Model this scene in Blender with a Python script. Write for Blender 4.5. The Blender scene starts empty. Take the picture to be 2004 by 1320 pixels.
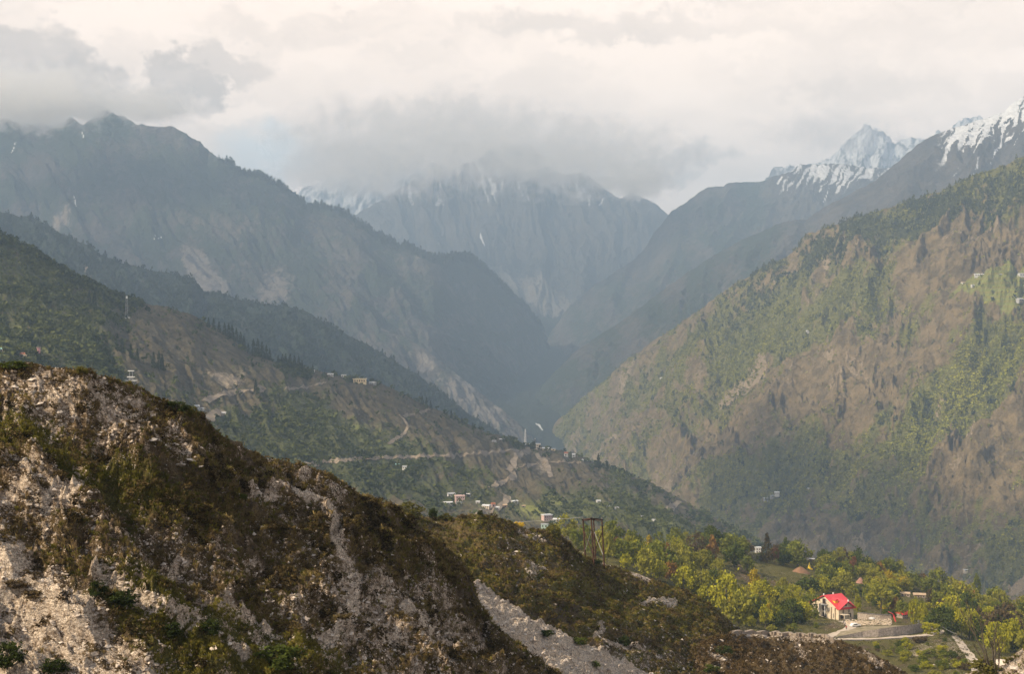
import bpy, math, random
import numpy as np
from mathutils import Vector, Matrix

# ------------------------------------------------------------------ camera, world, sun, exposure
S = bpy.context.scene
COL = S.collection
R = math.radians
F = 2753.0                                   # focal length in photo pixels
cam_d = bpy.data.cameras.new("camera")
cam = bpy.data.objects.new("camera", cam_d)
COL.objects.link(cam)
cam.location = (0, 0, 0)
cam.rotation_euler = (R(90), 0, 0)
cam_d.sensor_width = 36.0
cam_d.lens = 36.0 * F / 2004.0
cam_d.clip_start = 0.5
cam_d.clip_end = 80000
S.camera = cam

SUN_EL, SUN_AZ = 37.0, -118.0                 # azimuth measured clockwise from +Y (view direction)
sun_dir = Vector((math.sin(R(SUN_AZ)) * math.cos(R(SUN_EL)), math.cos(R(SUN_AZ)) * math.cos(R(SUN_EL)), math.sin(R(SUN_EL))))
sl = bpy.data.lights.new("sun", 'SUN')
sl.energy = 5.0
sl.angle = R(0.7)
sl.color = (1.0, 0.84, 0.62)
so = bpy.data.objects.new("sun", sl)
COL.objects.link(so)
so.rotation_euler = sun_dir.to_track_quat('Z', 'Y').to_euler()
so.location = (-200, -100, 300)

S.view_settings.view_transform = 'Standard'
S.view_settings.look = 'None'
S.view_settings.exposure = 1.07
S.view_settings.gamma = 1.0
S.render.engine = 'CYCLES'
S.cycles.volume_bounces = 8
S.cycles.max_bounces = 9
S.cycles.diffuse_bounces = 2
S.cycles.glossy_bounces = 1
S.cycles.transmission_bounces = 1
S.cycles.transparent_max_bounces = 8
S.cycles.volume_max_steps = 128
S.cycles.volume_step_rate = 0.5
S.cycles.use_denoising = True


class NT:
    """small helper round a node tree"""
    def __init__(self, tree):
        self.t = tree
        self.n = tree.nodes
        self.l = tree.links

    def node(self, kind, **kw):
        nd = self.n.new(kind)
        for k, v in kw.items():
            setattr(nd, k, v)
        return nd

    def put(self, sock, v):
        if hasattr(v, 'is_output'):
            self.l.new(v, sock)
        elif v is not None:
            sock.default_value = v

    def math(self, op, a, b=None, c=None, clamp=False):
        nd = self.node('ShaderNodeMath', operation=op, use_clamp=clamp)
        self.put(nd.inputs[0], a)
        if b is not None:
            self.put(nd.inputs[1], b)
        if c is not None:
            self.put(nd.inputs[2], c)
        return nd.outputs[0]

    def vmath(self, op, a, b=None):
        nd = self.node('ShaderNodeVectorMath', operation=op)
        self.put(nd.inputs[0], a)
        if b is not None:
            self.put(nd.inputs[1], b)
        return nd.outputs['Value'] if op in ('DISTANCE', 'LENGTH', 'DOT_PRODUCT') else nd.outputs[0]

    def mix(self, fac, a, b, blend='MIX'):
        nd = self.node('ShaderNodeMix', data_type='RGBA', blend_type=blend)
        self.put(nd.inputs[0], fac)
        for i, v in ((6, a), (7, b)):
            if not hasattr(v, 'is_output') and len(v) == 3:
                v = (*v, 1)
            self.put(nd.inputs[i], v)
        return nd.outputs[2]

    def noise(self, vec, scale, detail=4, rough=0.55, out=0, dim='3D'):
        nd = self.node('ShaderNodeTexNoise', noise_dimensions=dim)
        self.put(nd.inputs['Vector'], vec)
        nd.inputs['Scale'].default_value = scale
        nd.inputs['Detail'].default_value = detail
        nd.inputs['Roughness'].default_value = rough
        return nd.outputs[out]

    def ramp(self, v, a, b, c=0.0, d=1.0, smooth=True):
        nd = self.node('ShaderNodeMapRange', interpolation_type='SMOOTHSTEP' if smooth else 'LINEAR')
        self.put(nd.inputs[0], v)
        for i, x in enumerate((a, b, c, d)):
            self.put(nd.inputs[i + 1], x)
        return nd.outputs[0]

    def sep(self, v):
        nd = self.node('ShaderNodeSeparateXYZ')
        self.put(nd.inputs[0], v)
        return nd.outputs

    def comb(self, x, y, z):
        nd = self.node('ShaderNodeCombineXYZ')
        for i, v in enumerate((x, y, z)):
            self.put(nd.inputs[i], v)
        return nd.outputs[0]

    def attr(self, name, out='Fac'):
        nd = self.node('ShaderNodeAttribute', attribute_name=name)
        return nd.outputs[out]


# ---- world: Nishita sky behind a broken overcast, both functions of the direction in the world
W = bpy.data.worlds.new("World")
S.world = W
W.use_nodes = True
w = NT(W.node_tree)
w.n.clear()
w_out = w.node('ShaderNodeOutputWorld')
w_bg = w.node('ShaderNodeBackground')
w_bg.inputs['Strength'].default_value = 0.1
w.l.new(w_bg.outputs[0], w_out.inputs[0])
nish = w.node('ShaderNodeTexSky', sky_type='NISHITA')
nish.sun_disc = False
nish.sun_elevation = R(SUN_EL)
nish.sun_rotation = R(SUN_AZ)
nish.altitude = 2000
tc = w.node('ShaderNodeTexCoord')
dirv = w.vmath('NORMALIZE', tc.outputs['Generated'])
dx, dy, dz = w.sep(dirv)
az = w.math('ARCTAN2', dx, dy)
el = w.math('ARCSINE', dz)
DEG = 180 / math.pi
azd = w.math('MULTIPLY', az, DEG)
eld = w.math('MULTIPLY', el, DEG)
flat = w.comb(azd, eld, 0.0)
# domain warp: turbulence bends the cloud outlines
wv1 = w.vmath('SUBTRACT', w.noise(w.vmath('MULTIPLY', flat, (0.42, 0.6, 1)), 1.0, 8, 0.6, out=1), (0.5, 0.5, 0.5))
wv2 = w.vmath('SUBTRACT', w.noise(w.vmath('MULTIPLY', flat, (0.12, 0.2, 1)), 1.0, 3, 0.5, out=1), (0.5, 0.5, 0.5))
wv3 = w.vmath('SUBTRACT', w.noise(w.vmath('MULTIPLY', flat, (1.5, 1.8, 1)), 1.0, 7, 0.62, out=1), (0.5, 0.5, 0.5))
flat2 = w.vmath('ADD', flat, w.vmath('MULTIPLY', wv3, (1.5, 1.3, 0)))
warped = w.vmath('ADD', flat2, w.vmath('ADD', w.vmath('MULTIPLY', wv1, (5.0, 3.6, 0)), w.vmath('MULTIPLY', wv2, (3.0, 1.6, 0))))


def cloud_blob(px, py, rx, ry, amount, soft=0.8):
    ca = math.degrees(math.atan((px - 1002) / F))
    ce = math.degrees(math.atan((660 - py) / math.hypot(F, px - 1002)))
    q = w.vmath('MULTIPLY', w.vmath('SUBTRACT', warped, (ca, ce, 0)), (F / (rx * 57.3), F / (ry * 57.3), 0))
    d = w.vmath('LENGTH', q)
    return w.ramp(d, 1.0 + soft * 0.3, 1.0 - soft * 0.7, 0.0, amount)


dark = w.ramp(w.noise(w.vmath('MULTIPLY', warped, (0.10, 0.32, 1)), 1.0, 5, 0.55), 0.40, 0.72, 0.0, 0.42)
for b in ((40, 165, 180, 120, 0.85, 0.35), (150, 215, 150, 70, 0.5, 0.8), (350, 165, 95, 70, 0.85, 0.4), (470, 120, 110, 40, 0.6, 0.6),
          (640, 250, 190, 110, 0.26, 1.2), (1000, 250, 330, 120, 0.34, 1.2), (1240, 250, 160, 110, 0.2, 1.2), (130, 215, 260, 70, 0.55, 1.0), (1340, 305, 110, 36, 0.62, 0.7),
          (1180, 55, 340, 38, 0.42, 0.9), (1700, 70, 330, 60, 0.3, 1.2), (480, 45, 200, 24, 0.3, 1.0), (1560, 230, 260, 90, 0.14, 1.4)):
    dark = w.math('MAXIMUM', dark, cloud_blob(*b))
dark = w.math('ADD', dark, w.math('MULTIPLY', w.math('SUBTRACT', w.noise(w.vmath('MULTIPLY', warped, (0.28, 0.75, 1)), 1.0, 7, 0.6), 0.5), 0.75), clamp=True)
bright = w.math('MAXIMUM', cloud_blob(420, 225, 90, 30, 0.6, 1.2), cloud_blob(1300, 90, 260, 22, 0.55, 1.2))
bright = w.math('MAXIMUM', bright, cloud_blob(230, 60, 150, 50, 0.7, 1.2))
gap = cloud_blob(500, 305, 95, 50, 0.85, 1.3)
dark = w.math('SUBTRACT', dark, w.math('MULTIPLY', bright, 0.6), clamp=True)
LIT, GREY = (18.2, 14.2, 11.0), (8.0, 6.2, 4.7)
cl = w.mix(dark, LIT, GREY)
cl = w.mix(gap, cl, (10.5, 10.8, 10.4))
cl = w.mix(1.0, cl, w.mix(w.ramp(eld, 3.0, 14.0), (1.35, 1.35, 1.35), (0.78, 0.78, 0.78)), 'MULTIPLY')
# the overcast thins overhead, where Nishita's blue comes through grey cloud
over = w.ramp(eld, 10.0, 40.0, 0.0, 1.0)
upper = w.mix(w.ramp(w.noise(dirv, 2.2, 4, 0.6), 0.38, 0.62, 0.15, 0.8), nish.outputs[0], (3.5, 3.4, 3.4))
skyc = w.mix(over, cl, upper)
w.l.new(skyc, w_bg.inputs['Color'])


# ------------------------------------------------------------------ numpy noise
def _hash(ix, iy, seed):
    h = (ix.astype(np.int64) * 374761393 + iy.astype(np.int64) * 668265263 + seed * 974634777) & 0xFFFFFFFF
    h = ((h ^ (h >> 13)) * 1274126177) & 0xFFFFFFFF
    return (h ^ (h >> 16)) & 0xFFFF


def perlin(x, y, seed=0):
    x = np.asarray(x, dtype=np.float64)
    y = np.asarray(y, dtype=np.float64)
    x, y = np.broadcast_arrays(x, y)
    ix, iy = np.floor(x).astype(np.int64), np.floor(y).astype(np.int64)
    fx, fy = x - ix, y - iy
    u, v = fx * fx * fx * (fx * (fx * 6 - 15) + 10), fy * fy * fy * (fy * (fy * 6 - 15) + 10)

    def g(ox, oy):
        a = _hash(ix + ox, iy + oy, seed) * (2 * math.pi / 65536)
        return np.cos(a) * (fx - ox) + np.sin(a) * (fy - oy)
    a, b, c, d = g(0, 0), g(1, 0), g(0, 1), g(1, 1)
    return ((a + (b - a) * u) * (1 - v) + (c + (d - c) * u) * v) * 1.5


def fbm(x, y, octv=5, seed=0, gain=0.5, lac=2.03):
    s, a, t = 0.0, 1.0, 0.0
    for o in range(octv):
        s = s + a * perlin(np.asarray(x) * lac ** o + 17.3 * o, np.asarray(y) * lac ** o - 9.1 * o, seed + o)
        t += a
        a *= gain
    return s / t * 1.25


def ridged(x, y, octv=5, seed=0, gain=0.5, lac=2.07):
    s, a, t, wgt = 0.0, 1.0, 0.0, 1.0
    for o in range(octv):
        n = 1 - np.abs(perlin(np.asarray(x) * lac ** o + 7.7 * o, np.asarray(y) * lac ** o + 3.3 * o, seed + o))
        n = n * n * wgt
        wgt = np.clip(n * 1.4, 0.2, 1)
        s = s + a * n
        t += a
        a *= gain
    return s / t


def sstep(a, b, x):
    t = np.clip((x - a) / (b - a), 0, 1)
    return t * t * (3 - 2 * t)


def blob(px, py, cx, cy, rx, ry, rot=0.0):
    c, s = math.cos(R(rot)), math.sin(R(rot))
    a, b = px - cx, py - cy
    return np.exp(-(((a * c + b * s) / rx) ** 2 + ((-a * s + b * c) / ry) ** 2))


def polyline_dist(px, py, pts):
    best = np.full(np.broadcast(px, py).shape, 1e9)
    for (x0, y0), (x1, y1) in zip(pts[:-1], pts[1:]):
        vx, vy = x1 - x0, y1 - y0
        t = np.clip(((px - x0) * vx + (py - y0) * vy) / (vx * vx + vy * vy), 0, 1)
        best = np.minimum(best, np.hypot(px - x0 - t * vx, py - y0 - t * vy))
    return best


def inside_poly(px, py, pts):
    r = np.zeros(np.broadcast(px, py).shape, bool)
    n = len(pts)
    for i in range(n):
        (x0, y0), (x1, y1) = pts[i], pts[(i + 1) % n]
        if y0 == y1:
            continue
        c = (y0 > py) != (y1 > py)
        r ^= c & (px < (x1 - x0) * (py - y0) / (y1 - y0) + x0)
    return r


def P(px, py, D):
    return Vector(((px - 1002) / F * D, D, (660 - py) / F * D))


# ------------------------------------------------------------------ object helpers
def tag(o, label=None, cat=None, group=None, kind=None):
    for k, v in (("label", label), ("category", cat), ("group", group), ("kind", kind)):
        if v:
            o[k] = v
    return o


def np_mesh(name, co, faces, mats, attrs=None, smooth=True, parent=None):
    """co (N,3); faces: list of (M,k) int arrays"""
    me = bpy.data.meshes.new(name)
    co = np.asarray(co, dtype=np.float32)
    if isinstance(faces, np.ndarray):
        faces = [faces]
    nl = sum(f.size for f in faces)
    npoly = sum(len(f) for f in faces)
    me.vertices.add(len(co))
    me.vertices.foreach_set("co", co.ravel())
    me.loops.add(nl)
    me.loops.foreach_set("vertex_index", np.concatenate([f.ravel() for f in faces]).astype(np.int32))
    me.polygons.add(npoly)
    tot = np.concatenate([np.full(len(f), f.shape[1], np.int32) for f in faces])
    st = np.concatenate([[0], np.cumsum(tot)[:-1]]).astype(np.int32)
    me.polygons.foreach_set("loop_start", st)
    me.polygons.foreach_set("use_smooth", np.full(npoly, smooth, bool))
    me.update(calc_edges=True)
    for k, v in (attrs or {}).items():
        v = np.asarray(v, dtype=np.float32)
        a = me.attributes.new(k, 'FLOAT', 'POINT')
        a.data.foreach_set("value", v.ravel())
    for m in (mats if isinstance(mats, (list, tuple)) else [mats]):
        me.materials.append(m)
    o = bpy.data.objects.new(name, me)
    COL.objects.link(o)
    if parent is not None:
        o.parent = parent
    return o


def grid_faces(nv, nu):
    i = np.arange(nv * nu).reshape(nv, nu)
    return np.stack([i[:-1, :-1], i[:-1, 1:], i[1:, 1:], i[1:, :-1]], -1).reshape(-1, 4)


def base_mat(name):
    m = bpy.data.materials.new(name)
    m.use_nodes = True
    t = NT(m.node_tree)
    t.n.clear()
    out = t.node('ShaderNodeOutputMaterial')
    b = t.node('ShaderNodeBsdfPrincipled')
    b.inputs['Roughness'].default_value = 0.9
    b.inputs['Specular IOR Level'].default_value = 0.15
    t.l.new(b.outputs[0], out.inputs[0])
    return m, t, b


def terrain_mat(name, soil, soil2, veg, veg2, rock, u, bump=0.5, snow=(0.70, 0.71, 0.73)):
    """u: size in metres of the main mottling"""
    m, t, b = base_mat(name)
    g = t.node('ShaderNodeNewGeometry')
    pos = g.outputs['Position']
    n1 = t.noise(pos, 1.0 / u, 6, 0.62)
    n2 = t.noise(pos, 4.3 / u, 5, 0.65)
    n3 = t.noise(pos, 0.27 / u, 3, 0.5)
    c = t.mix(t.ramp(n1, 0.35, 0.65), soil, soil2)
    vv = t.math('ADD', t.attr('veg'), t.math('MULTIPLY', t.math('SUBTRACT', n2, 0.5), 0.9))
    vc = t.mix(t.ramp(n2, 0.38, 0.62), veg, veg2)
    vc = t.mix(t.ramp(n3, 0.35, 0.7, 0, 0.6), vc, veg2)
    c = t.mix(t.ramp(vv, 0.38, 0.62), c, vc)
    rr = t.math('ADD', t.attr('rock'), t.math('MULTIPLY', t.math('SUBTRACT', n2, 0.5), 0.8))
    c = t.mix(t.ramp(rr, 0.42, 0.6), c, t.mix(n1, rock, tuple(x * 0.7 for x in rock)))
    ss = t.math('ADD', t.attr('snow'), t.math('MULTIPLY', t.math('SUBTRACT', n2, 0.5), 1.0))
    c = t.mix(t.ramp(ss, 0.36, 0.80), c, snow)
    stripe = t.math('SINE', t.math('ADD', t.math('MULTIPLY', t.sep(pos)[2], 0.62), t.math('MULTIPLY', n3, 6.0)))
    fieldc = t.mix(t.ramp(stripe, -0.3, 0.5), tuple(x * 1.35 for x in veg2), (0.20, 0.215, 0.055))
    c = t.mix(t.math('MULTIPLY', t.attr('field'), t.ramp(n1, 0.3, 0.5, 0.35, 1.0)), c, fieldc)
    c = t.mix(1.0, c, t.mix(t.noise(pos, 11.0 / u, 4, 0.7), (0.45, 0.45, 0.45), (1.55, 1.55, 1.55)), 'MULTIPLY')
    t.l.new(c, b.inputs['Base Color'])
    bp = t.node('ShaderNodeBump')
    bp.inputs['Strength'].default_value = bump
    bp.inputs['Distance'].default_value = u * 0.5
    t.l.new(t.math('ADD', n1, t.math('MULTIPLY', n2, 0.5)), bp.inputs['Height'])
    t.l.new(bp.outputs[0], b.inputs['Normal'])
    return m


class Sheet:
    """A slope lofted through rows of surveyed points (crest first, foot last), each (px, py, distance);
    turned at once into metres, given relief, a far side behind the crest and a thickness of its own."""
    def __init__(self, name, rows, nu, nv, mat, relief, masks, back=0.25, backdrop=0.6, x0=None, x1=None, crest_amp=None, spread=None):
        self.name = name
        lo = max(r[0][0] for r in rows) if x0 is None else x0
        hi = min(r[-1][0] for r in rows) if x1 is None else x1
        self.px = np.linspace(lo, hi, nu)
        k = len(rows)
        ys = np.array([np.interp(self.px, [p[0] for p in r], [p[1] for p in r]) for r in rows])
        ds = np.array([np.interp(self.px, [p[0] for p in r], [p[2] for p in r]) for r in rows])
        if spread is None:
            gap_ = np.abs(np.diff(ys, axis=0)).mean(axis=1) + 12
            kv = np.concatenate([[0], np.cumsum(gap_)])
            kv /= kv[-1]
        else:
            kv = np.array(spread)
        self.kv = kv
        self.ys, self.ds = ys, ds
        v = np.linspace(0, 1, nv)
        self.v = v
        PY = self._interp(v, kv, ys)
        PD = self._interp(v, kv, ds)
        PX = np.repeat(self.px[None], nv, 0)
        V = np.repeat(v[:, None], nu, 1)
        self.PX, self.PY, self.PD, self.V = PX, PY, PD, V
        dzp = relief(PX, PY, V)                       # relief in photo pixels, upward, at this distance
        self.rel = dzp
        self.Z = (660 - PY + dzp) / F * PD
        self.X = (PX - 1002) / F * PD
        self.Y = PD
        co = np.stack([self.X, self.Y, self.Z], -1)
        at = masks(self, PX, PY, V)
        # far side
        nb = 6
        bk = []
        for i in range(nb, 0, -1):
            q = i / nb
            D2 = ds[0] * (1 + back * q)
            zb = self.Z[0] - backdrop * back * ds[0] * q ** 1.15
            bk.append(np.stack([(self.px - 1002) / F * D2, D2, zb], -1))
        bk = np.array(bk)
        full = np.concatenate([bk, co], 0)
        self.nv, self.nu = full.shape[:2]
        at2 = {}
        for kk, vv in at.items():
            vv = np.broadcast_to(vv, PX.shape)
            at2[kk] = np.concatenate([np.repeat(vv[:1], nb, 0), vv], 0)
        for kk in ('veg', 'rock', 'snow', 'field'):
            at2.setdefault(kk, np.zeros(full.shape[:2]))
        self.at = at
        self.o = np_mesh(name, full.reshape(-1, 3), grid_faces(self.nv, self.nu), mat, at2)
        tag(self.o, kind="structure")

    @staticmethod
    def _interp(v, kv, rows):
        out = np.empty((len(v), rows.shape[1]))
        m = np.zeros_like(rows)
        h = np.diff(kv)[:, None]
        d = np.diff(rows, axis=0) / h
        m[0], m[-1] = d[0], d[-1]
        for i in range(1, len(rows) - 1):
            s = np.sign(d[i - 1]) == np.sign(d[i])
            hm = 2 * d[i - 1] * d[i] / np.where(np.abs(d[i - 1] + d[i]) < 1e-9, 1, d[i - 1] + d[i])
            m[i] = np.where(s, hm, 0)
        for j, t in enumerate(v):
            i = min(max(np.searchsorted(kv, t, side='right') - 1, 0), len(kv) - 2)
            hh = kv[i + 1] - kv[i]
            q = (t - kv[i]) / hh
            out[j] = ((2 * q ** 3 - 3 * q ** 2 + 1) * rows[i] + (q ** 3 - 2 * q ** 2 + q) * hh * m[i]
                      + (-2 * q ** 3 + 3 * q ** 2) * rows[i + 1] + (q ** 3 - q ** 2) * hh * m[i + 1])
        return out

    def at_px(self, px, py):
        """the surface point seen at a photo pixel: nearest grid vertex whose picture position matches"""
        j = int(np.clip(round((px - self.px[0]) / (self.px[1] - self.px[0])), 0, len(self.px) - 1))
        col = self.PY[:, j] - self.rel[:, j]
        near = np.where(np.abs(col - py) < 1.6)[0]
        i = int(near[-1]) if len(near) else int(np.argmin(np.abs(col - py)))      # the nearest fold of the slope, not one hidden behind it
        return Vector((self.X[i, j], self.Y[i, j], self.Z[i, j]))

    def z_at(self, x, y):
        """ground height under a point of the plan"""
        j = int(np.clip(round((x / y * F + 1002 - self.px[0]) / (self.px[1] - self.px[0])), 0, len(self.px) - 1))
        yy = self.Y[:, j]
        return float(np.interp(y, yy[::-1], self.Z[::-1, j]))

    def sample(self, n, weight, rng):
        """random surface points, area and weight proportional"""
        wgt = np.clip(weight, 0, None)[:-1, :-1].copy()
        ax = np.hypot(np.diff(self.X, axis=1)[:-1], np.diff(self.Y, axis=1)[:-1])
        ay = np.sqrt(np.diff(self.Y, axis=0)[:, :-1] ** 2 + np.diff(self.Z, axis=0)[:, :-1] ** 2)
        wgt = (wgt * ax * ay).ravel()
        cs = np.cumsum(wgt)
        k = np.searchsorted(cs, rng.random(n) * cs[-1])
        k = np.clip(k, 0, len(wgt) - 1)
        i, j = np.divmod(k, self.X.shape[1] - 1)
        a, b = rng.random(n), rng.random(n)

        def bl(A):
            return A[i, j] * (1 - a) * (1 - b) + A[i, j + 1] * a * (1 - b) + A[i + 1, j] * (1 - a) * b + A[i + 1, j + 1] * a * b
        return np.stack([bl(self.X), bl(self.Y), bl(self.Z)], -1), (i, j)


# ------------------------------------------------------------------ far mountains
def steep(s):
    """steepness of the ground in degrees"""
    P3 = np.stack([s.X, s.Y, s.Z], -1)
    n = np.cross(np.gradient(P3, axis=0), np.gradient(P3, axis=1))
    return np.degrees(np.arccos(np.clip(np.abs(n[..., 2]) / (np.linalg.norm(n, axis=-1) + 1e-9), 0, 1)))


def gullies(PX, PY, slant, lam, seed, length=4.0):
    x = PX + slant * PY + 8 * fbm(PX / 30, PY / 30, 3, seed + 3)
    return 1 - ridged(x / lam, PY / (lam * length), 4, seed, 0.6)


def crest_fade(V, a=0.0, b=0.12, lo=0.12):
    return lo + (1 - lo) * sstep(a, b, V)


def mk_relief(dirx, lam, amp, seed, fine=1.6, lo=0.15, k=0.35, bend=30, fb=0.15, crag=0.24, big=0):
    """ribs and gullies running along lines px + dirx*py = const"""
    def f(PX, PY, V):
        wx = bend * fbm(PX / 140, PY / 140, 3, seed + 50)
        g = PX + dirx * PY + wx
        h = PY - 0.3 * PX
        r = ridged(g / lam, h / (lam / k), 5, seed) - 0.55
        r2 = ridged(g / (lam * 0.37), h / (lam * 0.37 / 0.5), 4, seed + 9) - 0.5
        r3 = ridged((g + 0.25 * h) / (lam * 0.15), h / (lam * 0.15 / 0.6), 4, seed + 13, 0.6) - 0.5
        n = fbm(PX / 26, PY / 26, 5, seed + 20, 0.6)
        return (amp * r + amp * 0.42 * r2 + crag * amp * r3) * crest_fade(V, 0, fb, lo) + fine * n * (1.6 - 0.6 * sstep(0, 0.05, V)) + big * (ridged(g / 300 + 3.1, h / 700, 3, seed + 31) - 0.55) * crest_fade(V, 0, 0.25, 0)
    return f


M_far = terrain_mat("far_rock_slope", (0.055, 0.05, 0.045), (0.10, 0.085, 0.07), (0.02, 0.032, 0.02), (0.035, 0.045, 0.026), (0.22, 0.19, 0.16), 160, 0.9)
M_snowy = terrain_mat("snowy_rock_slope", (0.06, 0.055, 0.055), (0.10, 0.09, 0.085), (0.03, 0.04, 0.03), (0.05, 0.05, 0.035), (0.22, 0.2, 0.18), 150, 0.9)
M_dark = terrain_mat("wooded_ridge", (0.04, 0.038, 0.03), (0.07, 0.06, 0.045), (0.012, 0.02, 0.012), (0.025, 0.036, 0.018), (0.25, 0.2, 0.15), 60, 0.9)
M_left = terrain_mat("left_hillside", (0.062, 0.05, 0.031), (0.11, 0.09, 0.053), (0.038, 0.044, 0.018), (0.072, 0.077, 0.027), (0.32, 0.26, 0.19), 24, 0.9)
M_right = terrain_mat("right_hillside", (0.10, 0.074, 0.036), (0.215, 0.158, 0.08), (0.075, 0.08, 0.02), (0.16, 0.15, 0.04), (0.33, 0.255, 0.165), 30, 1.0)


def no_mask(s, PX, PY, V):
    return {}


# farthest snow range, left of the central massif
def m_far_snow(s, PX, PY, V):
    h = s.rel
    return dict(snow=np.clip(0.2 + 0.9 * gullies(PX, PY, 0.5, 16, 201, 2.5) - 0.2 * V, 0, 1), veg=0 * PX)


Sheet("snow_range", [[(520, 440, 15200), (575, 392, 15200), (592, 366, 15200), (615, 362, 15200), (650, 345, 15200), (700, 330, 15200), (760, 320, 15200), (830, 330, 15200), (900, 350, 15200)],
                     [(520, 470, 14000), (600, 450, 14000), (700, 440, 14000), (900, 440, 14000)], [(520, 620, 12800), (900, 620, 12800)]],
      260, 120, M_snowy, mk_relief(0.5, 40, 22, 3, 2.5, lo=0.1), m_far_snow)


def m_far_snow_r(s, PX, PY, V):
    return dict(snow=np.clip(0.95 * gullies(PX, PY, 0.6, 13, 202, 2.0) + 0.16 - 0.75 * sstep(0.15, 0.8, V), 0, 1) * sstep(1480, 1540, PX), veg=0 * PX)


Sheet("snow_peak", [[(1400, 420, 13600), (1495, 352, 13600), (1520, 328, 13600), (1550, 322, 13600), (1570, 322, 13600), (1600, 318, 13600), (1640, 296, 13600), (1660, 270, 13600), (1692, 243, 13600), (1712, 250, 13600), (1728, 252, 13600),
                     (1748, 285, 13600), (1790, 268, 13600), (1830, 262, 13600), (1900, 230, 13600), (2060, 240, 13600)],
                    [(1400, 450, 12600), (1560, 400, 12600), (1640, 370, 12400), (1730, 350, 12200), (2060, 380, 12000)], [(1400, 620, 11000), (2060, 620, 11000)]],
      420, 180, M_snowy, mk_relief(0.5, 46, 30, 5, 9.0, lo=0.25), m_far_snow_r)


def m_central(s, PX, PY, V):
    gl = gullies(PX, PY, -0.2, 15, 203)
    sn = 0.62 * sstep(0.46, 0.70, gl - 0.34 * sstep(320, 420, PY + 24 * fbm(PX / 40, PY / 60, 4, 77)) + 0.0) * sstep(470, 420, PY)
    streak = 0.0
    for pts, wd in ((((940, 466), (944, 474), (948, 484)), 1.6), (((1168, 402), (1172, 394), (1180, 384)), 1.6), (((1012, 350), (1017, 360), (1015, 372)), 2)):
        streak = np.maximum(streak, sstep(wd * 1.6, wd * 0.5, polyline_dist(PX, PY, pts)))
    rk = blob(PX, PY, 1040, 560, 80, 34, 20) + 0.7 * blob(PX, PY, 1090, 590, 40, 30) + 0.4 * blob(PX, PY, 960, 520, 30, 40)
    return dict(snow=np.maximum(sn, 0.95 * streak), rock=np.clip(rk * 0.75, 0, 1), veg=0.45 * sstep(420, 520, PY))


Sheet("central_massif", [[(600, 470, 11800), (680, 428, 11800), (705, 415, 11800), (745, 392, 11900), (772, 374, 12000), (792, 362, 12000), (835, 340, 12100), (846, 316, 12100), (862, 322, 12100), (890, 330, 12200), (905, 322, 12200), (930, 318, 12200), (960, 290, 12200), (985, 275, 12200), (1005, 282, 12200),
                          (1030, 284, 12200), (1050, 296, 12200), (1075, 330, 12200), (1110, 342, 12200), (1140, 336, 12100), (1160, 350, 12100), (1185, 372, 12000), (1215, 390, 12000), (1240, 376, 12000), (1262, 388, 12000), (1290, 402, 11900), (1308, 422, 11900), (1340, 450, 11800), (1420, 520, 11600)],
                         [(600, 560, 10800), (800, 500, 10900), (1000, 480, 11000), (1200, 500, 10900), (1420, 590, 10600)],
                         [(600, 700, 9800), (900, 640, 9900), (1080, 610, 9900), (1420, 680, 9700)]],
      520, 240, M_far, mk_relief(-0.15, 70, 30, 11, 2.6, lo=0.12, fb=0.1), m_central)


def m_big_left(s, PX, PY, V):
    rk = 0.85 * blob(PX, PY, 385, 510, 34, 62, -28) + 0.8 * blob(PX, PY, 420, 560, 40, 26, 30) + 0.62 * blob(PX, PY, 540, 560, 70, 60, -40) + 0.6 * blob(PX, PY, 120, 420, 40, 22)  # widest blob: sunlit patches of the inner ridges, painted as pale rock
    rk += 0.55 * blob(PX, PY, 830, 690, 26, 50, -20) + 0.6 * blob(PX, PY, 900, 760, 30, 60, -35) + 0.5 * blob(PX, PY, 960, 820, 40, 40, -35) + 0.5 * blob(PX, PY, 820, 505, 20, 14)
    sn = 0.0
    for pts, wd in ((((23, 290), (32, 281)), 1.0), (((160, 262), (163, 270)), 0.9), (((302, 472), (315, 460)), 1.2), (((145, 380), (149, 394)), 1.0)):
        sn = np.maximum(sn, sstep(wd * 1.5, wd * 0.4, polyline_dist(PX, PY, pts)))
    return dict(rock=np.clip(rk, 0, 1), snow=sn, veg=0.55 + 0.3 * fbm(PX / 90, PY / 60, 3, 31))


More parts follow.
